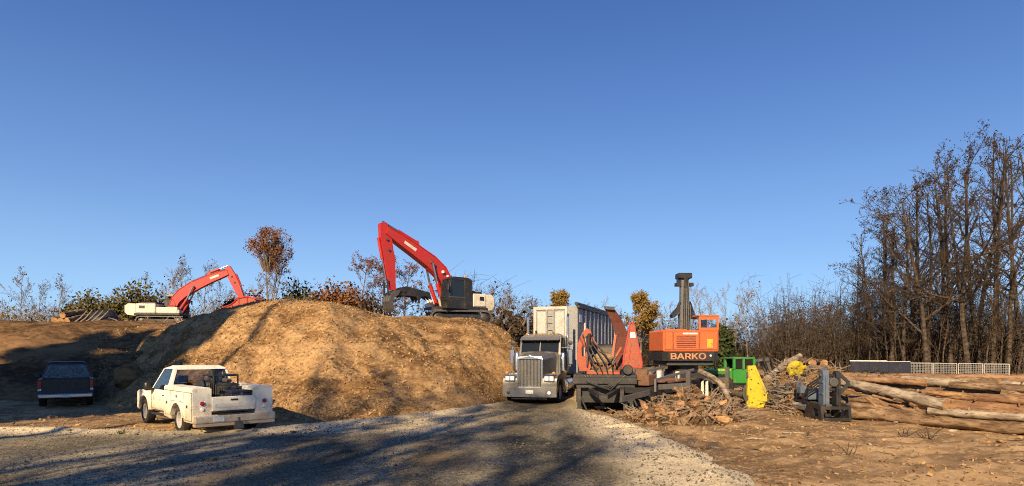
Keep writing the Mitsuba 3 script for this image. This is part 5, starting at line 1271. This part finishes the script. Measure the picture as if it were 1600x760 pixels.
# ------------------------------------------------------------------ green skidder, mostly behind the brush
SX, SY = px(1138, 34), 34.0
t = thing('log_skidder', 'green log skidder with a yellow stripe along its hood, half hidden behind the brush', 'skidder', at(SX, SY, L(SX, SY) - .05, 183))
hd = part(t, 'hood', hull([(x, y, z) for y in (.55, -.55) for x, z in ((0, .75), (0, 1.55), (1.25, .70), (1.32, 1.28), (1.25, 1.45))]), 'm_green')
for s in (1, -1):
    part(hd, 'stripe', box(.08, 1.1, s * .556 - .006, s * .556 + .006, 1.42, 1.49), 'm_yellow')
part(hd, 'grille', box(1.322, 1.34, -.4, .4, .8, 1.25), 'm_black')
part(hd, 'stack', rod((.8, .25, 1.4), (.8, .25, 2.05), .05, 10), 'm_black')
cb = part(t, 'cab', cat([box(-1.15, -.02, -.62, .62, .75, 1.50, .04), box(-1.18, .0, -.66, .66, 2.02, 2.12, .03)]), 'm_green')
for x in (-1.12, -.56, -.06):
    for y in (.60, -.60):
        part(cb, 'post', box(x - .06, x + .06, y - .06, y + .06, 1.50, 2.02), 'm_green')
for y in (.6, -.6):
    for x0_, x1_ in ((-1.07, -.61), (-.51, -.11)):
        part(cb, 'screen', tm([(x0_, y, 1.50), (x1_, y, 1.50), (x1_, y, 2.01), (x0_, y, 2.01)], [(0, 1, 2), (0, 2, 3)]), 'm_tint')
part(t, 'rear_frame', cat([box(-2.5, -1.16, -.35, .35, .7, 1.1), beam((-2.3, .3, 1.0), (-1.9, .3, 2.0), .12, .14), beam((-2.3, -.3, 1.0), (-1.9, -.3, 2.0), .12, .14), box(-2.0, -1.8, -.45, .45, 1.9, 2.1), beam((-1.9, 0, 2.0), (-1.2, 0, 1.9), .2, .14)]), 'm_steel')
part(t, 'blade', hull([(x, y, z) for y in (1.0, -1.0) for x, z in ((1.7, .2), (1.78, .2), (1.55, .55), (1.65, .9), (1.72, .9))]), 'm_green')
part(t, 'chassis', box(-2.3, 1.5, -.45, .45, .5, .76), 'm_black')
for x in (.75, -1.75):
    for s in (1, -1):
        wheel(t, x, s * .95, .62, .5, s, 'm_yellow', .45, lug=14)

# ------------------------------------------------------------------ slasher saw: yellow guard at its far end, blue grey uprights at the near one
GX, GY = px(1246, 24.2), 24.2
ang = -90.0
t = thing('slasher_saw', 'log slasher with a yellow saw guard at one end, blue grey uprights at the other', 'log saw', at(GX - .17, GY, L(GX, GY), ang))
# x points to the near end, +y to the right in the picture
for y in (.0, .7):
    part(t, 'bed_rail', beam((-2.6, y, .50), (2.7, y, .50), .16, .20), 'm_steel')
for x in (-2.2, -1.1, .0, 1.1, 2.2):
    part(t, 'bed_leg', cat([box(x - .07, x + .07, y - .07, y + .07, .0, .42) for y in (.0, .7)] + [box(x - .05, x + .05, .09, .61, .45, .55)]), 'm_steel')
for x in (-1.2, -.35, .5):
    part(t, 'bunk_post', beam((x, -.02, .6), (x + .05, -.10, 1.15), .08, .10), 'm_steel')
    part(t, 'bunk_post', beam((x, .7, .6), (x + .05, .80, 1.2), .08, .10), 'm_steel')
gd = part(t, 'saw_guard', hull([(x, y, z) for x in (-2.42, -2.26) for y, z in ((-.86, 1.76), (-.56, 1.78), (-.90, .12), (-.78, -.06), (-.22, .06), (-.02, .42), (-.06, .66), (-.42, 1.25))]), 'm_yellow')
part(gd, 'rib', cat([beam((-2.24, -.81, 1.64), (-2.24, -.82, .1), .05, .03), beam((-2.24, -.56, 1.6), (-2.24, -.16, .66), .05, .03)]), 'm_yellow')
part(gd, 'bolt', cat([rod((-2.27, y, z), (-2.225, y, z), .028, 8) for y, z in ((-.72, 1.62), (-.74, 1.2), (-.76, .8), (-.70, .25), (-.35, .2), (-.18, .55), (-.45, 1.05))]), 'm_steel', kind='stuff')
part(gd, 'hinge', cat([rod((-2.24, -.90, z), (-2.24, -.90, z + .2), .04, 10) for z in (.35, 1.3)]), 'm_steel')
part(t, 'saw_blade', mv(turn(lathe([(.001, -.008), (.55, -.008), (.55, .008), (.001, .008)], 40), 90), -2.6, -.42, .62), 'm_steel')
part(t, 'saw_arm', cat([beam((-2.2, .1, .62), (-2.2, 1.1, 1.1), .12, .16), rod((-2.2, 1.1, .5), (-2.2, 1.1, 1.35), .08)]), 'm_black')
for y, h, w, mt in ((-.02, 1.76, .10, 'm_bluegrey'), (.40, 1.70, .07, 'm_black')):
    up_ = part(t, 'upright', hull([(x, y + s * w, z) for s in (1, -1) for x, z in ((2.26, .55), (2.62, .55), (2.30, h - .1), (2.40, h), (2.56, h - .03), (2.60, h - .2))]), mt)
    part(up_, 'side_rib', cat([box(2.622, 2.65, y - .03, y + .03, .6, h - .25), box(2.3, 2.6, y - w - .02, y - w - .002, .9, .98), box(2.3, 2.6, y - w - .02, y - w - .002, 1.3, 1.38)]), mt)
    part(up_, 'pin', rod((2.45, y - w - .06, h - .2), (2.45, y + w + .06, h - .2), .05, 10), 'm_steel')
part(t, 'cross_head', cat([box(2.36, 2.54, .082, .328, 1.02, 1.14, .02), box(2.40, 2.52, .082, .328, 1.50, 1.60, .02), beam((2.5, .45, 1.62), (2.55, .78, 1.30), .08, .1), beam((2.55, .78, 1.30), (2.5, .50, .95), .08, .1)]), 'm_black')
part(t, 'drum', mv(turn(lathe([(.001, -.05), (.12, -.06), (.15, -.05), (.15, .05), (.12, .06), (.001, .05)], 22), 90), 2.62, .22, 1.33), 'm_steel', 35)
for y0 in (-.30, .62):
    side = [(1.55, .02), (2.85, .02), (2.80, .55), (2.2, .62), (1.75, .50)]
    part(t, 'end_frame', frame(side, [(2.2, .16), (2.62, .16), (2.58, .42), (2.24, .44)], y0, y0 + .09), 'm_black')
for b_ in ((2.74, 2.84, .04, .14), (2.70, 2.80, .42, .52), (1.62, 1.74, .06, .18)):
    part(t, 'end_bar', box(b_[0], b_[1], -.208, .618, b_[2], b_[3]), 'm_black')
part(t, 'side_board', box(-1.3, 1.5, -.20, -.10, .26, .46, .02), 'm_grey')
part(t, 'valve_block', cat([box(1.1, 1.45, -.36, -.12, .86, 1.12, .03)] + [rod((1.15 + .08 * k, -.30, 1.1), (1.12 + .1 * k, -.34, 1.30), .018, 8) for k in range(4)]), 'm_bluegrey')
part(t, 'hydraulic_tank', box(1.15, 1.75, -.22, .35, .66, 1.05, .04), 'm_bluegrey')
part(t, 'hose', tubes([np.array([(2.4, -.1 + .1 * k, 1.5), (2.0, -.35, 1.2 - .1 * k), (1.6, -.3, .8), (1.0, -.2 + .1 * k, .75)]) for k in range(4)], [.028] * 4, 6), 'm_black')
part(t, 'feed_roller', cat([rod((x, .1, .62), (x, .6, .62), .09, 12) for x in (-2.0,)]), 'm_steel')
for x in (-1.35, -.8, -.25, .3, .85):
    part(t, 'feed_roller', rod((x, .1, .64), (x, .6, .64), .09, 12), 'm_rust')

# the round yellow steel piece on the brush, further back
QX, QY = px(1243, 26.9), 26.9
t = thing('yellow_drum', 'round yellow steel drum end lying tilted on top of the brush heap', 'drum', at(QX, QY, pz(577, 26.9), 14, (0, 25)))
part(t, 'shell', lathe([(.001, -.14), (.25, -.15), (.34, -.10), (.36, .0), (.34, .12), (.22, .14), (.20, .02), (.001, .02)], 26), 'm_yellow', 35)
for a in range(0, 360, 60):
    part(t, 'lug', turn(box(-.05, .05, -.17, -.12, .20, .40), a, 'y'), 'm_yellow')

# ------------------------------------------------------------------ logs
def log_mesh(p0, p1, r0, r1, seed, sag=0.0):
    g = np.random.default_rng(seed)
    n, s = 44, 24
    p0, p1 = np.array(p0, float), np.array(p1, float)
    u = np.linspace(0, 1, n)
    P = p0 + (p1 - p0) * u[:, None]
    P[1:-1] += g.normal(size=(n - 2, 3)) * .005
    P += np.outer(np.sin(u * PI), g.normal(size=3) * np.array([.10, .10, .05]))
    r = (r0 + (r1 - r0) * u) * (1 + .025 * g.normal(size=n))
    m = tubes([P], [r], s)
    v = m.vertices.reshape(n, s, 3)
    k = meshkit.fbm(np.stack(np.broadcast_arrays(u[:, None] * 9, np.cos(np.arange(s) * 2 * PI / s)[None] * 2 + seed, np.sin(np.arange(s) * 2 * PI / s)[None] * 2), -1), 3, seed)
    th_ = np.arange(s) * 2 * PI / s
    k2 = meshkit.fbm(np.stack(np.broadcast_arrays(u[:, None] * 16, np.cos(th_)[None] * 5.5 + seed, np.sin(th_)[None] * 5.5), -1), 3, seed + 9)
    v = P[:, None] + (v - P[:, None]) * (0.70 + .36 * k[..., None] + .26 * k2[..., None])
    ends = []
    for e, sg in ((0, -1), (n - 1, 1)):
        d = P[1] - P[0] if e == 0 else P[-1] - P[-2]
        d = d / np.linalg.norm(d) * sg
        ring = P[e] + (v[e] - P[e]) * .985 + d * .004
        f = [(s, (j + 1) % s, j) if sg < 0 else (s, j, (j + 1) % s) for j in range(s)]
        ends.append(tm(np.vstack([ring, P[e] + d * .006]), f))
    stub = []
    for _ in range(4):
        i = int(g.integers(3, n - 3)); j = int(g.integers(0, s))
        o = v[i, j] - P[i]; o /= np.linalg.norm(o)
        stub.append(rod(P[i] + o * r[i] * .7, P[i] + o * (r[i] + g.uniform(.06, .16)) + d * .05, r[i] * .22, 7, r[i] * .16))
    return cat([tm(v.reshape(-1, 3), m.faces)] + stub), ends


def log(label, p0, p1, r0, r1, seed, bark='m_log_bark', group='logs of the deck on the right', name='log'):
    t = thing(name, label, 'log', None, group)
    b, ends = log_mesh(p0, p1, r0, r1, seed)
    part(t, 'bark', b, bark, 40)
    for e in ends:
        part(t, 'cut_end', e, 'm_wood_raw')
    return t


# the deck: logs running from the slasher towards the viewer; U along the logs, B across and back, F its near left foot
F = np.array([11.75, 22.5]); U = np.array([.545, -.838]); B = np.array([.838, .545])


def dk_pt(along, back, z):
    q = F + U * along + B * back
    return (q[0], q[1], z)


LG = 'logs of the deck on the right'
DECK = [  # along0, z0, back0, along1, z1, back1, radius0, radius1, bark, label
    (-.4, .27, .0, 7.6, .30, .05, .27, .31, 'm_log_bark', 'lowest log at the front of the log deck on the right'),
    (.0, .30, .58, 8.0, .30, .62, .28, .30, 'm_log_bark', None), (.2, .28, 1.20, 7.8, .30, 1.22, .28, .29, 'm_log_bark', None), (-.3, .29, 1.8, 8.2, .30, 1.85, .27, .3, 'm_log_bark', None),
    (.0, .73, .36, 2.5, .70, .34, .23, .25, 'm_log_bark', 'short brown log of the second row, next to the slasher'),
    (2.25, .80, .14, 8.6, .80, .28, .25, .33, 'm_log_red', 'thick reddish log of the second row whose raw end shows in the deck front'),
    (.1, .78, .92, 8.0, .78, .96, .26, .28, 'm_log_bark', None), (.0, .78, 1.50, 8.1, .80, 1.52, .27, .3, 'm_log_bark', None),
    (-.7, 1.46, .60, 3.3, .80, -.34, .19, .22, 'm_log_grey', 'smooth grey log slanting down along the front of the log deck'),
    (4.4, 1.20, .60, 8.6, 1.22, .66, .22, .24, 'm_log_bark', None), (-.3, 1.22, 1.20, 7.2, 1.22, 1.25, .22, .25, 'm_log_bark', None), (.0, 1.24, 1.8, 8.0, 1.24, 1.8, .23, .25, 'm_log_bark', None),
    (-.9, 1.58, .98, 2.2, 1.50, .90, .12, .15, 'm_log_red', 'thin reddish log on top of the deck beside the slasher'), (-.3, 1.60, 1.50, 5.2, 1.42, 1.15, .15, .17, 'm_log_bark', 'brown log slanting across the top of the log deck'),
    (2.8, .55, -.34, 6.6, .62, -.18, .13, .12, 'm_log_grey', 'slim grey log lying against the foot of the log deck')]
for i, (a0, z0_, b0, a1, z1_, b1, r0_, r1_, bk, lab) in enumerate(DECK):
    log(lab or 'brown barked log inside the log deck on the right', dk_pt(a0, b0, z0_ * .86 + .04), dk_pt(a1, b1, z1_ * .86 + .04), r0_ * .84, r1_ * .84, 200 + i, bk, LG)
TOP = [(-.2, 1.44, 1.2, 4.2, 1.40, 1.0, .12, .15, 'm_log_bark', 'top log of the deck lying closest to the slasher'), (1.4, 1.40, .95, 6.8, 1.36, 1.2, .14, .17, 'm_log_grey', 'grey log lying along the very top of the deck'), (.4, 1.42, 1.75, 7.4, 1.40, 1.6, .15, .16, 'm_log_red', 'reddish log along the back of the deck top'),
       (3.0, 1.30, .62, 7.8, 1.24, .42, .12, .14, 'm_log_bark', 'thin brown log on the upper front of the deck'), (.2, .52, -.20, 3.0, .42, -.26, .10, .12, 'm_log_bark', 'thin log wedged at the foot of the deck next to the slasher'), (2.4, 1.02, .20, 5.4, .98, .02, .11, .13, 'm_log_red', 'thin reddish log in the middle of the deck front')]
for i, (a0, z0_, b0, a1, z1_, b1, r0_, r1_, bk, lab) in enumerate(TOP):
    log(lab, dk_pt(a0, b0, z0_), dk_pt(a1, b1, z1_), r0_, r1_, 230 + i, bk, LG)
# split slabs of raw orange wood thrown on the deck's face
g = np.random.default_rng(401)
for i in range(18):
    a0 = g.uniform(-.3, 3.2); ln = g.uniform(.3, 1.0); zz = g.uniform(.62, 1.08)
    b0 = -.30 + .55 * (zz - .5) + g.uniform(-.03, .05)
    p, q = np.array(dk_pt(a0, b0, zz)), np.array(dk_pt(a0 + ln, b0 + g.uniform(-.08, .08), zz - g.uniform(-.1, .25)))
    w = g.uniform(.03, .075)
    pts = [e + np.array([g.normal() * w * .5, g.normal() * w * .5, g.normal() * w]) for e in (p, p, p, (p + q) / 2, (p + q) / 2, q, q, q)] + [(p + q) / 2 + [0, 0, w], (p + q) / 2 - [0, 0, w]]
    one('split_wood', 'split piece of broken wood on the face of the log deck beside the slasher', 'split wood', hull(pts), ['m_wood_raw', 'm_log_bark', 'm_log_red'][i % 3], group='split wood on the face of the log deck')
# a second, farther stack with pale ends
for i, (x, z, r) in enumerate([(0, .3, .28), (.62, .28, .27), (1.25, .31, .30), (1.9, .28, .27), (2.5, .3, .29), (.3, .78, .25), (.95, .80, .27), (1.6, .8, .25), (2.25, .78, .26), (.65, 1.25, .24), (1.3, 1.28, .25), (1.95, 1.25, .23), (1.0, 1.68, .2), (1.65, 1.68, .2)]):
    log('pale-ended log in the small stack behind the slasher', (15.9 + x, 36, z), (17.0 + x, 42, z), r, r * .95, 300 + i, 'm_log_bark', 'logs of the small stack behind the slasher')
log('weathered grey log leaning up on the brush behind the slasher', (px(1198, 28.5), 28.5, pz(594, 28.5)), (px(1250, 31), 31, pz(556, 31)), .17, .11, 331, 'm_log_grey', None)
log('dark log lying in front of the green skidder', (px(1118, 29), 29, .55), (px(1176, 26.8), 26.8, .25), .16, .13, 332, 'm_bark_dark', None)
log('thin grey trunk sloping down in front of the green skidder hood', (px(1094, 29), 29, 1.45), (px(1140, 25.5), 25.5, .32), .12, .10, 333, 'm_log_grey', None)


# ------------------------------------------------------------------ heaps of scrap wood and brush
def heap_z(X, Y, cx, cy, rx_, ry_, h, seed):
    q = np.sqrt(((X - cx) / rx_) ** 2 + ((Y - cy) / ry_) ** 2)
    return ground_z(X, Y) - .08 + h * np.clip(1 - q, 0, 1) ** .85 * (.72 + .9 * meshkit.fbm(np.stack([X * 1.1, Y * 1.1, X * 0], -1), 3, seed)) - np.clip(q - 1, 0, 9) * .3


def chunk(g, s, stretch):
    a = g.normal(size=(11, 3)); a /= np.linalg.norm(a, axis=1, keepdims=True)
    m = hull(a * g.uniform(.75, 1, (11, 1)) * np.array([stretch, 1, .75]) * s)
    return m


def heap(name, label, cx, cy, rx_, ry_, h, seed, nchunk, ntwig, mat='m_ground', chunk_mats=('m_wood_raw', 'm_log_bark', 'm_log_red', 'm_log_bark'), size=(.07, .21), front=True, tw_=(.5, 1.3)):
    g = np.random.default_rng(seed)
    t = thing(name, label, 'wood heap')
    n = 60
    v, f = grid(np.linspace(cx - rx_ * 1.05, cx + rx_ * 1.05, n), np.linspace(cy - ry_ * 1.05, cy + ry_ * 1.05, n), lambda X, Y: heap_z(X, Y, cx, cy, rx_, ry_, h, seed) + .10 * fb(X, Y, 4, 3, seed))
    part(t, 'base', tm(v, f), mat, True)
    hx_, hy_, hv = np.linspace(cx - rx_ * 1.05, cx + rx_ * 1.05, n), np.linspace(cy - ry_ * 1.05, cy + ry_ * 1.05, n), v[:, 2].reshape(n, n)

    def hz(x, y):
        i, j = np.clip(((x - hx_[0]) / (hx_[1] - hx_[0])).astype(int) if hasattr(x, 'astype') else int((x - hx_[0]) / (hx_[1] - hx_[0])), 0, n - 1), np.clip(((y - hy_[0]) / (hy_[1] - hy_[0])).astype(int) if hasattr(y, 'astype') else int((y - hy_[0]) / (hy_[1] - hy_[0])), 0, n - 1)
        return hv[i, j]

    for i in range(nchunk):
        a, q = g.uniform(0, 2 * PI), math.sqrt(g.random()) * .92
        if front and math.sin(a) > .3:
            a = -a
        x, y = cx + rx_ * q * math.cos(a), cy + ry_ * q * math.sin(a)
        s = size[0] + (size[1] - size[0]) * g.random() ** 2
        m = chunk(g, s, g.uniform(1.0, 3.0))
        m = turn(turn(m, g.uniform(-50, 50), 'y'), g.uniform(0, 360), 'z')
        part(t, 'chunk', mv(m, x, y, hz(x, y) + s * .35), chunk_mats[int(g.integers(0, len(chunk_mats)))])
    lines, rad = [], []
    for i in range(ntwig):
        a, q = g.uniform(0, 2 * PI), math.sqrt(g.random())
        x, y = cx + rx_ * q * math.cos(a), cy + ry_ * q * math.sin(a)
        d = rand_dirs(g, 1)[0] * g.uniform(*tw_); d[2] = abs(d[2]) * .45
        p = np.array([x, y, hz(x, y) + .02])
        lines.append(np.array([p - d * .3, p + d * .2 + rand_dirs(g, 1)[0] * .05, p + d * .7])); rad.append(np.array([.022, .016, .008]) * g.uniform(.7, 1.7))
    part(t, 'branches', tubes(lines, rad, 5), 'm_twig_pale', kind='stuff')
    g2 = np.random.default_rng(seed + 1)
    x = cx + rx_ * g2.uniform(-1, 1, 2500); y = cy + ry_ * g2.uniform(-1, 1, 2500)
    k = ((x - cx) / rx_) ** 2 + ((y - cy) / ry_) ** 2 < 1
    x, y = x[k], y[k]
    c = np.stack([x, y, hz(x, y) + .03], -1)
    a = rand_dirs(g2, len(x)); b = np.cross(a, rand_dirs(g2, len(x))); b /= np.linalg.norm(b, axis=1, keepdims=True)
    s = g2.uniform(.015, .07, len(x))[:, None]
    part(t, 'bark_scrap', tm(*quads(c, a * s, b * s * .5)), 'm_log_bark', kind='stuff')
    return t


heap('scrap_heap', 'low heap of split orange wood chunks and bark in front of the loader carrier', 5.85, 22.0, 2.15, 2.0, .85, 51, 110, 190, 'm_bank')
heap('scrap_heap', 'brown heap of bark and sticks between the scrap chunks and the yellow saw guard', 7.9, 25.6, 1.3, 1.5, .60, 52, 40, 160, 'm_bank', ('m_log_bark', 'm_rust', 'm_bark_dark'))
heap('brush_heap', 'tangled heap of broken branches behind the slasher bed', 12.2, 27.7, 2.0, 2.1, 1.45, 53, 60, 600, 'm_bank', ('m_log_bark', 'm_bark_dark', 'm_log_grey'), (.08, .2), True, (.7, 1.9))
heap('scrap_heap', 'scrap wood lying in and under the slasher bed', 10.95, 24.3, .85, 1.7, 1.05, 54, 70, 200, 'm_bank', ('m_log_bark', 'm_rust', 'm_log_grey'), (.07, .16))
heap('brush_heap', 'low brush heap under the log end between slasher and log deck', 13.2, 26.5, 1.7, 2.2, 1.7, 55, 35, 220, 'm_bank', ('m_log_bark', 'm_wood_raw', 'm_log_grey'), (.08, .2))
heap('brush_heap', 'brush and limbs lying behind the chipper and the loader carrier', 4.9, 31.5, 2.2, 2.0, 1.5, 56, 30, 260, 'm_ground', ('m_log_bark', 'm_bark_dark'), (.08, .2))
for p, d, h, lab in ((1097, 23.6, .62, 'left one of two pale stakes standing in the scrap heap'), (1104, 23.4, .72, 'right one of two pale stakes standing in the scrap heap')):
    x = px(p, d)
    one('wooden_stake', lab, 'stake', cat([hull([(x - .07, d - .05, L(x, d) - .1), (x + .07, d - .05, L(x, d) - .1), (x - .06, d + .05, L(x, d) - .1), (x + .06, d + .05, L(x, d) - .1), (x - .04, d - .03, pz(597, d)), (x + .05, d - .02, pz(595, d)), (x - .03, d + .04, pz(598, d)), (x + .04, d + .04, pz(596, d))])]), 'm_cream')

# ------------------------------------------------------------------ low trailer and mesh barrier by the wood
FX0, FX1 = px(1330, 58), px(1421, 55)
t = thing('flat_trailer', 'long low black trailer with a white edge, parked between the log deck and the wood', 'trailer', None)
p0, p1 = np.array([FX0, 58.0]), np.array([FX1, 55.0])
u = (p1 - p0) / np.linalg.norm(p1 - p0); Lf = float(np.linalg.norm(p1 - p0))
PLACE[t] = at(p0[0], p0[1], 0, math.degrees(math.atan2(u[1], u[0])))
part(t, 'side_board', box(0, Lf, 0, .08, .45, 1.42), 'm_bluedark')
part(t, 'side_board', box(0, Lf, 1.7, 1.78, .45, 1.42), 'm_bluedark')
part(t, 'end_board', cat([box(-.06, 0, 0, 1.78, .45, 1.42), box(Lf, Lf + .06, 0, 1.78, .45, 1.42)]), 'm_bluedark')
part(t, 'top_edge', cat([box(-.1, Lf * .62, -.06, .12, 1.423, 1.52), box(Lf * .62, Lf + .06, -.04, .1, 1.423, 1.47)]), 'm_white_clean')
part(t, 'floor', box(0, Lf, .08, 1.7, .45, .55), 'm_black')
for i in range(1, 6):
    part(t, 'stake', box(Lf * i / 6 - .04, Lf * i / 6 + .04, -.05, -.002, .45, 1.42), 'm_black')
for x in (1.2, 2.2):
    for y in (-.12, 1.9):
        wheel(t, x, y, .36, .22, -1 if y < 0 else 1, 'm_steel', .5)
for i in range(4):
    a = p1 + u * (.12 + i * 1.72) + np.array([0, .2])
    lab = ['pale mesh barrier panel next to the black trailer', 'second pale mesh barrier panel, right of the first one by the black trailer'][i] if i < 2 else 'pale mesh barrier panel at the right edge behind the log deck'
    t = thing('barrier_panel', lab, 'barrier', at(a[0], a[1], float(ground_z(np.array([a[0]]), np.array([a[1]]))[0]), math.degrees(math.atan2(u[1], u[0]))), 'mesh barrier panels in a row')
    part(t, 'frame', cat([box(0, .06, 0, .05, .05, 1.36), box(1.6, 1.66, 0, .05, .05, 1.36), box(.06, 1.6, 0, .05, 1.30, 1.36), box(.06, 1.6, 0, .05, .12, .18)]), 'm_alu')
    part(t, 'mesh', cat([box(x - .012, x + .012, .015, .035, .18, 1.30) for x in np.arange(.16, 1.58, .11)] + [box(.06, 1.6, .016, .034, z - .012, z + .012) for z in np.arange(.3, 1.28, .14)]), 'm_panel')

# ------------------------------------------------------------------ black tarpaulin heap and limbs on the left bank
HX, HY = px(163, 52), 52.0
hz0 = L(HX, HY)
t = thing('tarpaulin_heap', 'black tarpaulin pulled over a heap on the left bank', 'tarpaulin', None)
n = 46


def tarp_z(X, Y):
    q = np.sqrt(((X - HX) / 1.35) ** 2 + ((Y - HY) / 1.3) ** 2)
    return hz0 - .15 + 1.55 * np.clip(1 - q ** 3, -.1, 1) * (.9 + .25 * fb(X, Y, 1.2, 3, 61)) + .16 * fb(X, Y, 2.6, 3, 62)


v, f = grid(np.linspace(HX - 1.5, HX + 1.5, n), np.linspace(HY - 1.4, HY + 1.4, n), tarp_z)
part(t, 'sheet', tm(v, f), 'm_tarp', True)
g = np.random.default_rng(63)
for i in range(5):
    x = HX - 1.1 + i * .42
    one('grey_limb', 'bare grey limb leaning against the black tarpaulin heap', 'branch', tubes([np.array([(x - .35, HY - 1.75, hz0 - .05), (x + .1, HY - 1.38, hz0 + .5), (x + .55, HY - 1.25, hz0 + 1.05 + .1 * g.random())])], [[.075, .06, .035]], 7), 'm_twig_pale', group='grey limbs against the tarpaulin heap')
for i, (dx, dz, r) in enumerate([(-2.7, .25, .26), (-2.2, .28, .24), (-2.55, .72, .22), (-3.2, .3, .25)]):
    log('reddish broken log beside the black tarpaulin heap', (HX + dx, HY - 1.2, hz0 + dz), (HX + dx - .5, HY + 2.0, hz0 + dz + .5), r, r * .9, 340 + i, 'm_log_bark', 'broken logs beside the tarpaulin heap')
# limbs strewn along the bank's edge
g = np.random.default_rng(71)
for i in range(46):
    x = g.uniform(px(185, 52), px(300, 52)); y = g.uniform(49, 57)
    if abs(x - px(259, 60)) < 3 and y > 56:
        continue
    d = rand_dirs(g, 1)[0] * g.uniform(.6, 1.5); d[2] = abs(d[2]) * .5 + .1
    p = np.array([x, y, L(x, y) + .05])
    one('brush_limb', 'bare crooked limb lying on the edge of the left bank', 'branch', tubes([np.array([p - d * .4, p + rand_dirs(g, 1)[0] * .1 + d * .1, p + d * .7]), np.array([p + d * .1, p + d * .4 + rand_dirs(g, 1)[0] * .3])], [[.07, .05, .02], [.03, .012]], 6), ['m_twig_pale', 'm_log_grey', 'm_bark_dark'][i % 3], group='limbs strewn along the left bank')
# boulder-like stump in the shade behind the pickups
X, Y = px(203, 29.5), 29.5
g = np.random.default_rng(75)
m = trimesh.creation.icosphere(3, 1.0); v = m.vertices.copy()
v = v * (0.75 + .6 * meshkit.fbm(v * 1.6 + 4, 3, 5)[:, None]) * np.array([.62, .5, .58])
one('dirt_clod', 'big clod of earth in the shade behind the hood of the white pickup', 'earth clod', tm(v + np.array([X, Y, L(X, Y) + .2]), m.faces), 'm_bank', True)

# ------------------------------------------------------------------ small things on the near ground
def sprig(name, label, x, y, h, n, seed, mat='m_twig', cat_='twig'):
    g = np.random.default_rng(seed)
    z = L(x, y)
    lines, rad = [], []
    for i in range(n):
        d = np.array([g.normal() * .5, g.normal() * .4, 1.0]) * h * g.uniform(.5, 1)
        p = np.array([x + g.normal() * h * .12, y + g.normal() * h * .12, z - .02])
        lines.append(np.array([p, p + d * .5 + rand_dirs(g, 1)[0] * h * .08, p + d])); rad.append(np.array([.016, .011, .006]))
        for _ in range(2):
            q = p + d * g.uniform(.3, .9)
            lines.append(np.array([q, q + (rand_dirs(g, 1)[0] * .35 + [0, 0, .2]) * h * .5])); rad.append(np.array([.008, .004]))
    return one(name, label, cat_, tubes(lines, rad, 5), mat)


sprig('dry_weed', 'small dark dry weed at the edge of the gravel, left of the white pickup', px(190, 17.6), 17.6, .26, 14, 1, 'm_leaf_green', 'weed')
sprig('dry_twig', 'dark upright twig stub in the dirt below the log deck', px(1331, 14.6), 14.6, .34, 4, 2, 'm_bark_dark')
sprig('dry_weed', 'thin dry weed in the dirt near the right edge, below the log deck', px(1408, 17.2), 17.2, .36, 6, 3, 'm_bark_dark', 'weed')
sprig('dry_weed', 'spindly dry weed farthest to the right in the dirt', px(1448, 17.0), 17.0, .38, 7, 4, 'm_bark_dark', 'weed')
sprig('dry_twig', 'low broken twig in the dirt between the road and the log deck', px(1262, 17.5), 17.5, .18, 5, 5, 'm_bark_dark')
for p, r_, ln, a, lab in [(1246, 682, .9, 8, 'pale crooked stick lying alone in the dirt below the slasher'), (1120, 700, .5, 30, 'short stick lying by the right edge of the road'), (1180, 690, .6, -20, 'thin stick lying in the dirt below the scrap heap'), (1392, 705, .7, 15, 'grey stick in the dirt below the log deck')]:
    d = CAM_H / ((r_ - 548) / 1000)
    x, y = px(p, d), d
    c, s = math.cos(math.radians(a)) * ln / 2, math.sin(math.radians(a)) * ln / 2
    one('stick', lab, 'stick', tubes([np.array([(x - c, y - s, L(x - c, y - s) + .03), (x - c * .2, y + .05, L(x, y) + .06), (x + c * .4, y - .03, L(x, y) + .05), (x + c, y + s, L(x + c, y + s) + .03)])], [[.022, .025, .02, .012]], 7), 'm_log_grey')
g = np.random.default_rng(91)
for i in range(34):
    x, y = g.uniform(4.6, 17), g.uniform(12, 21)
    s = g.uniform(.04, .11)
    m = turn(chunk(g, s, g.uniform(1.2, 2.6)), g.uniform(0, 360), 'z')
    one('wood_scrap', 'scrap of split wood lying on the dirt to the right of the road', 'wood scrap', mv(m, x, y, L(x, y) + s * .4), ['m_log_bark', 'm_wood_raw', 'm_log_grey'][i % 3], group='wood scraps on the dirt right of the road')
for i in range(16):
    x, y = g.uniform(-14, 4.6), g.uniform(10.5, 19.5)
    if not ROAD.contains(shapely.Point(x, y)):
        continue
    s = g.uniform(.05, .10)
    one('stone', 'fist-sized stone lying loose on the gravel road', 'stone', mv(chunk(g, s, 1.25), x, y, float(road_z(np.array([x]), np.array([y]))[0]) + s * .4), 'm_stone', group='loose stones on the road')
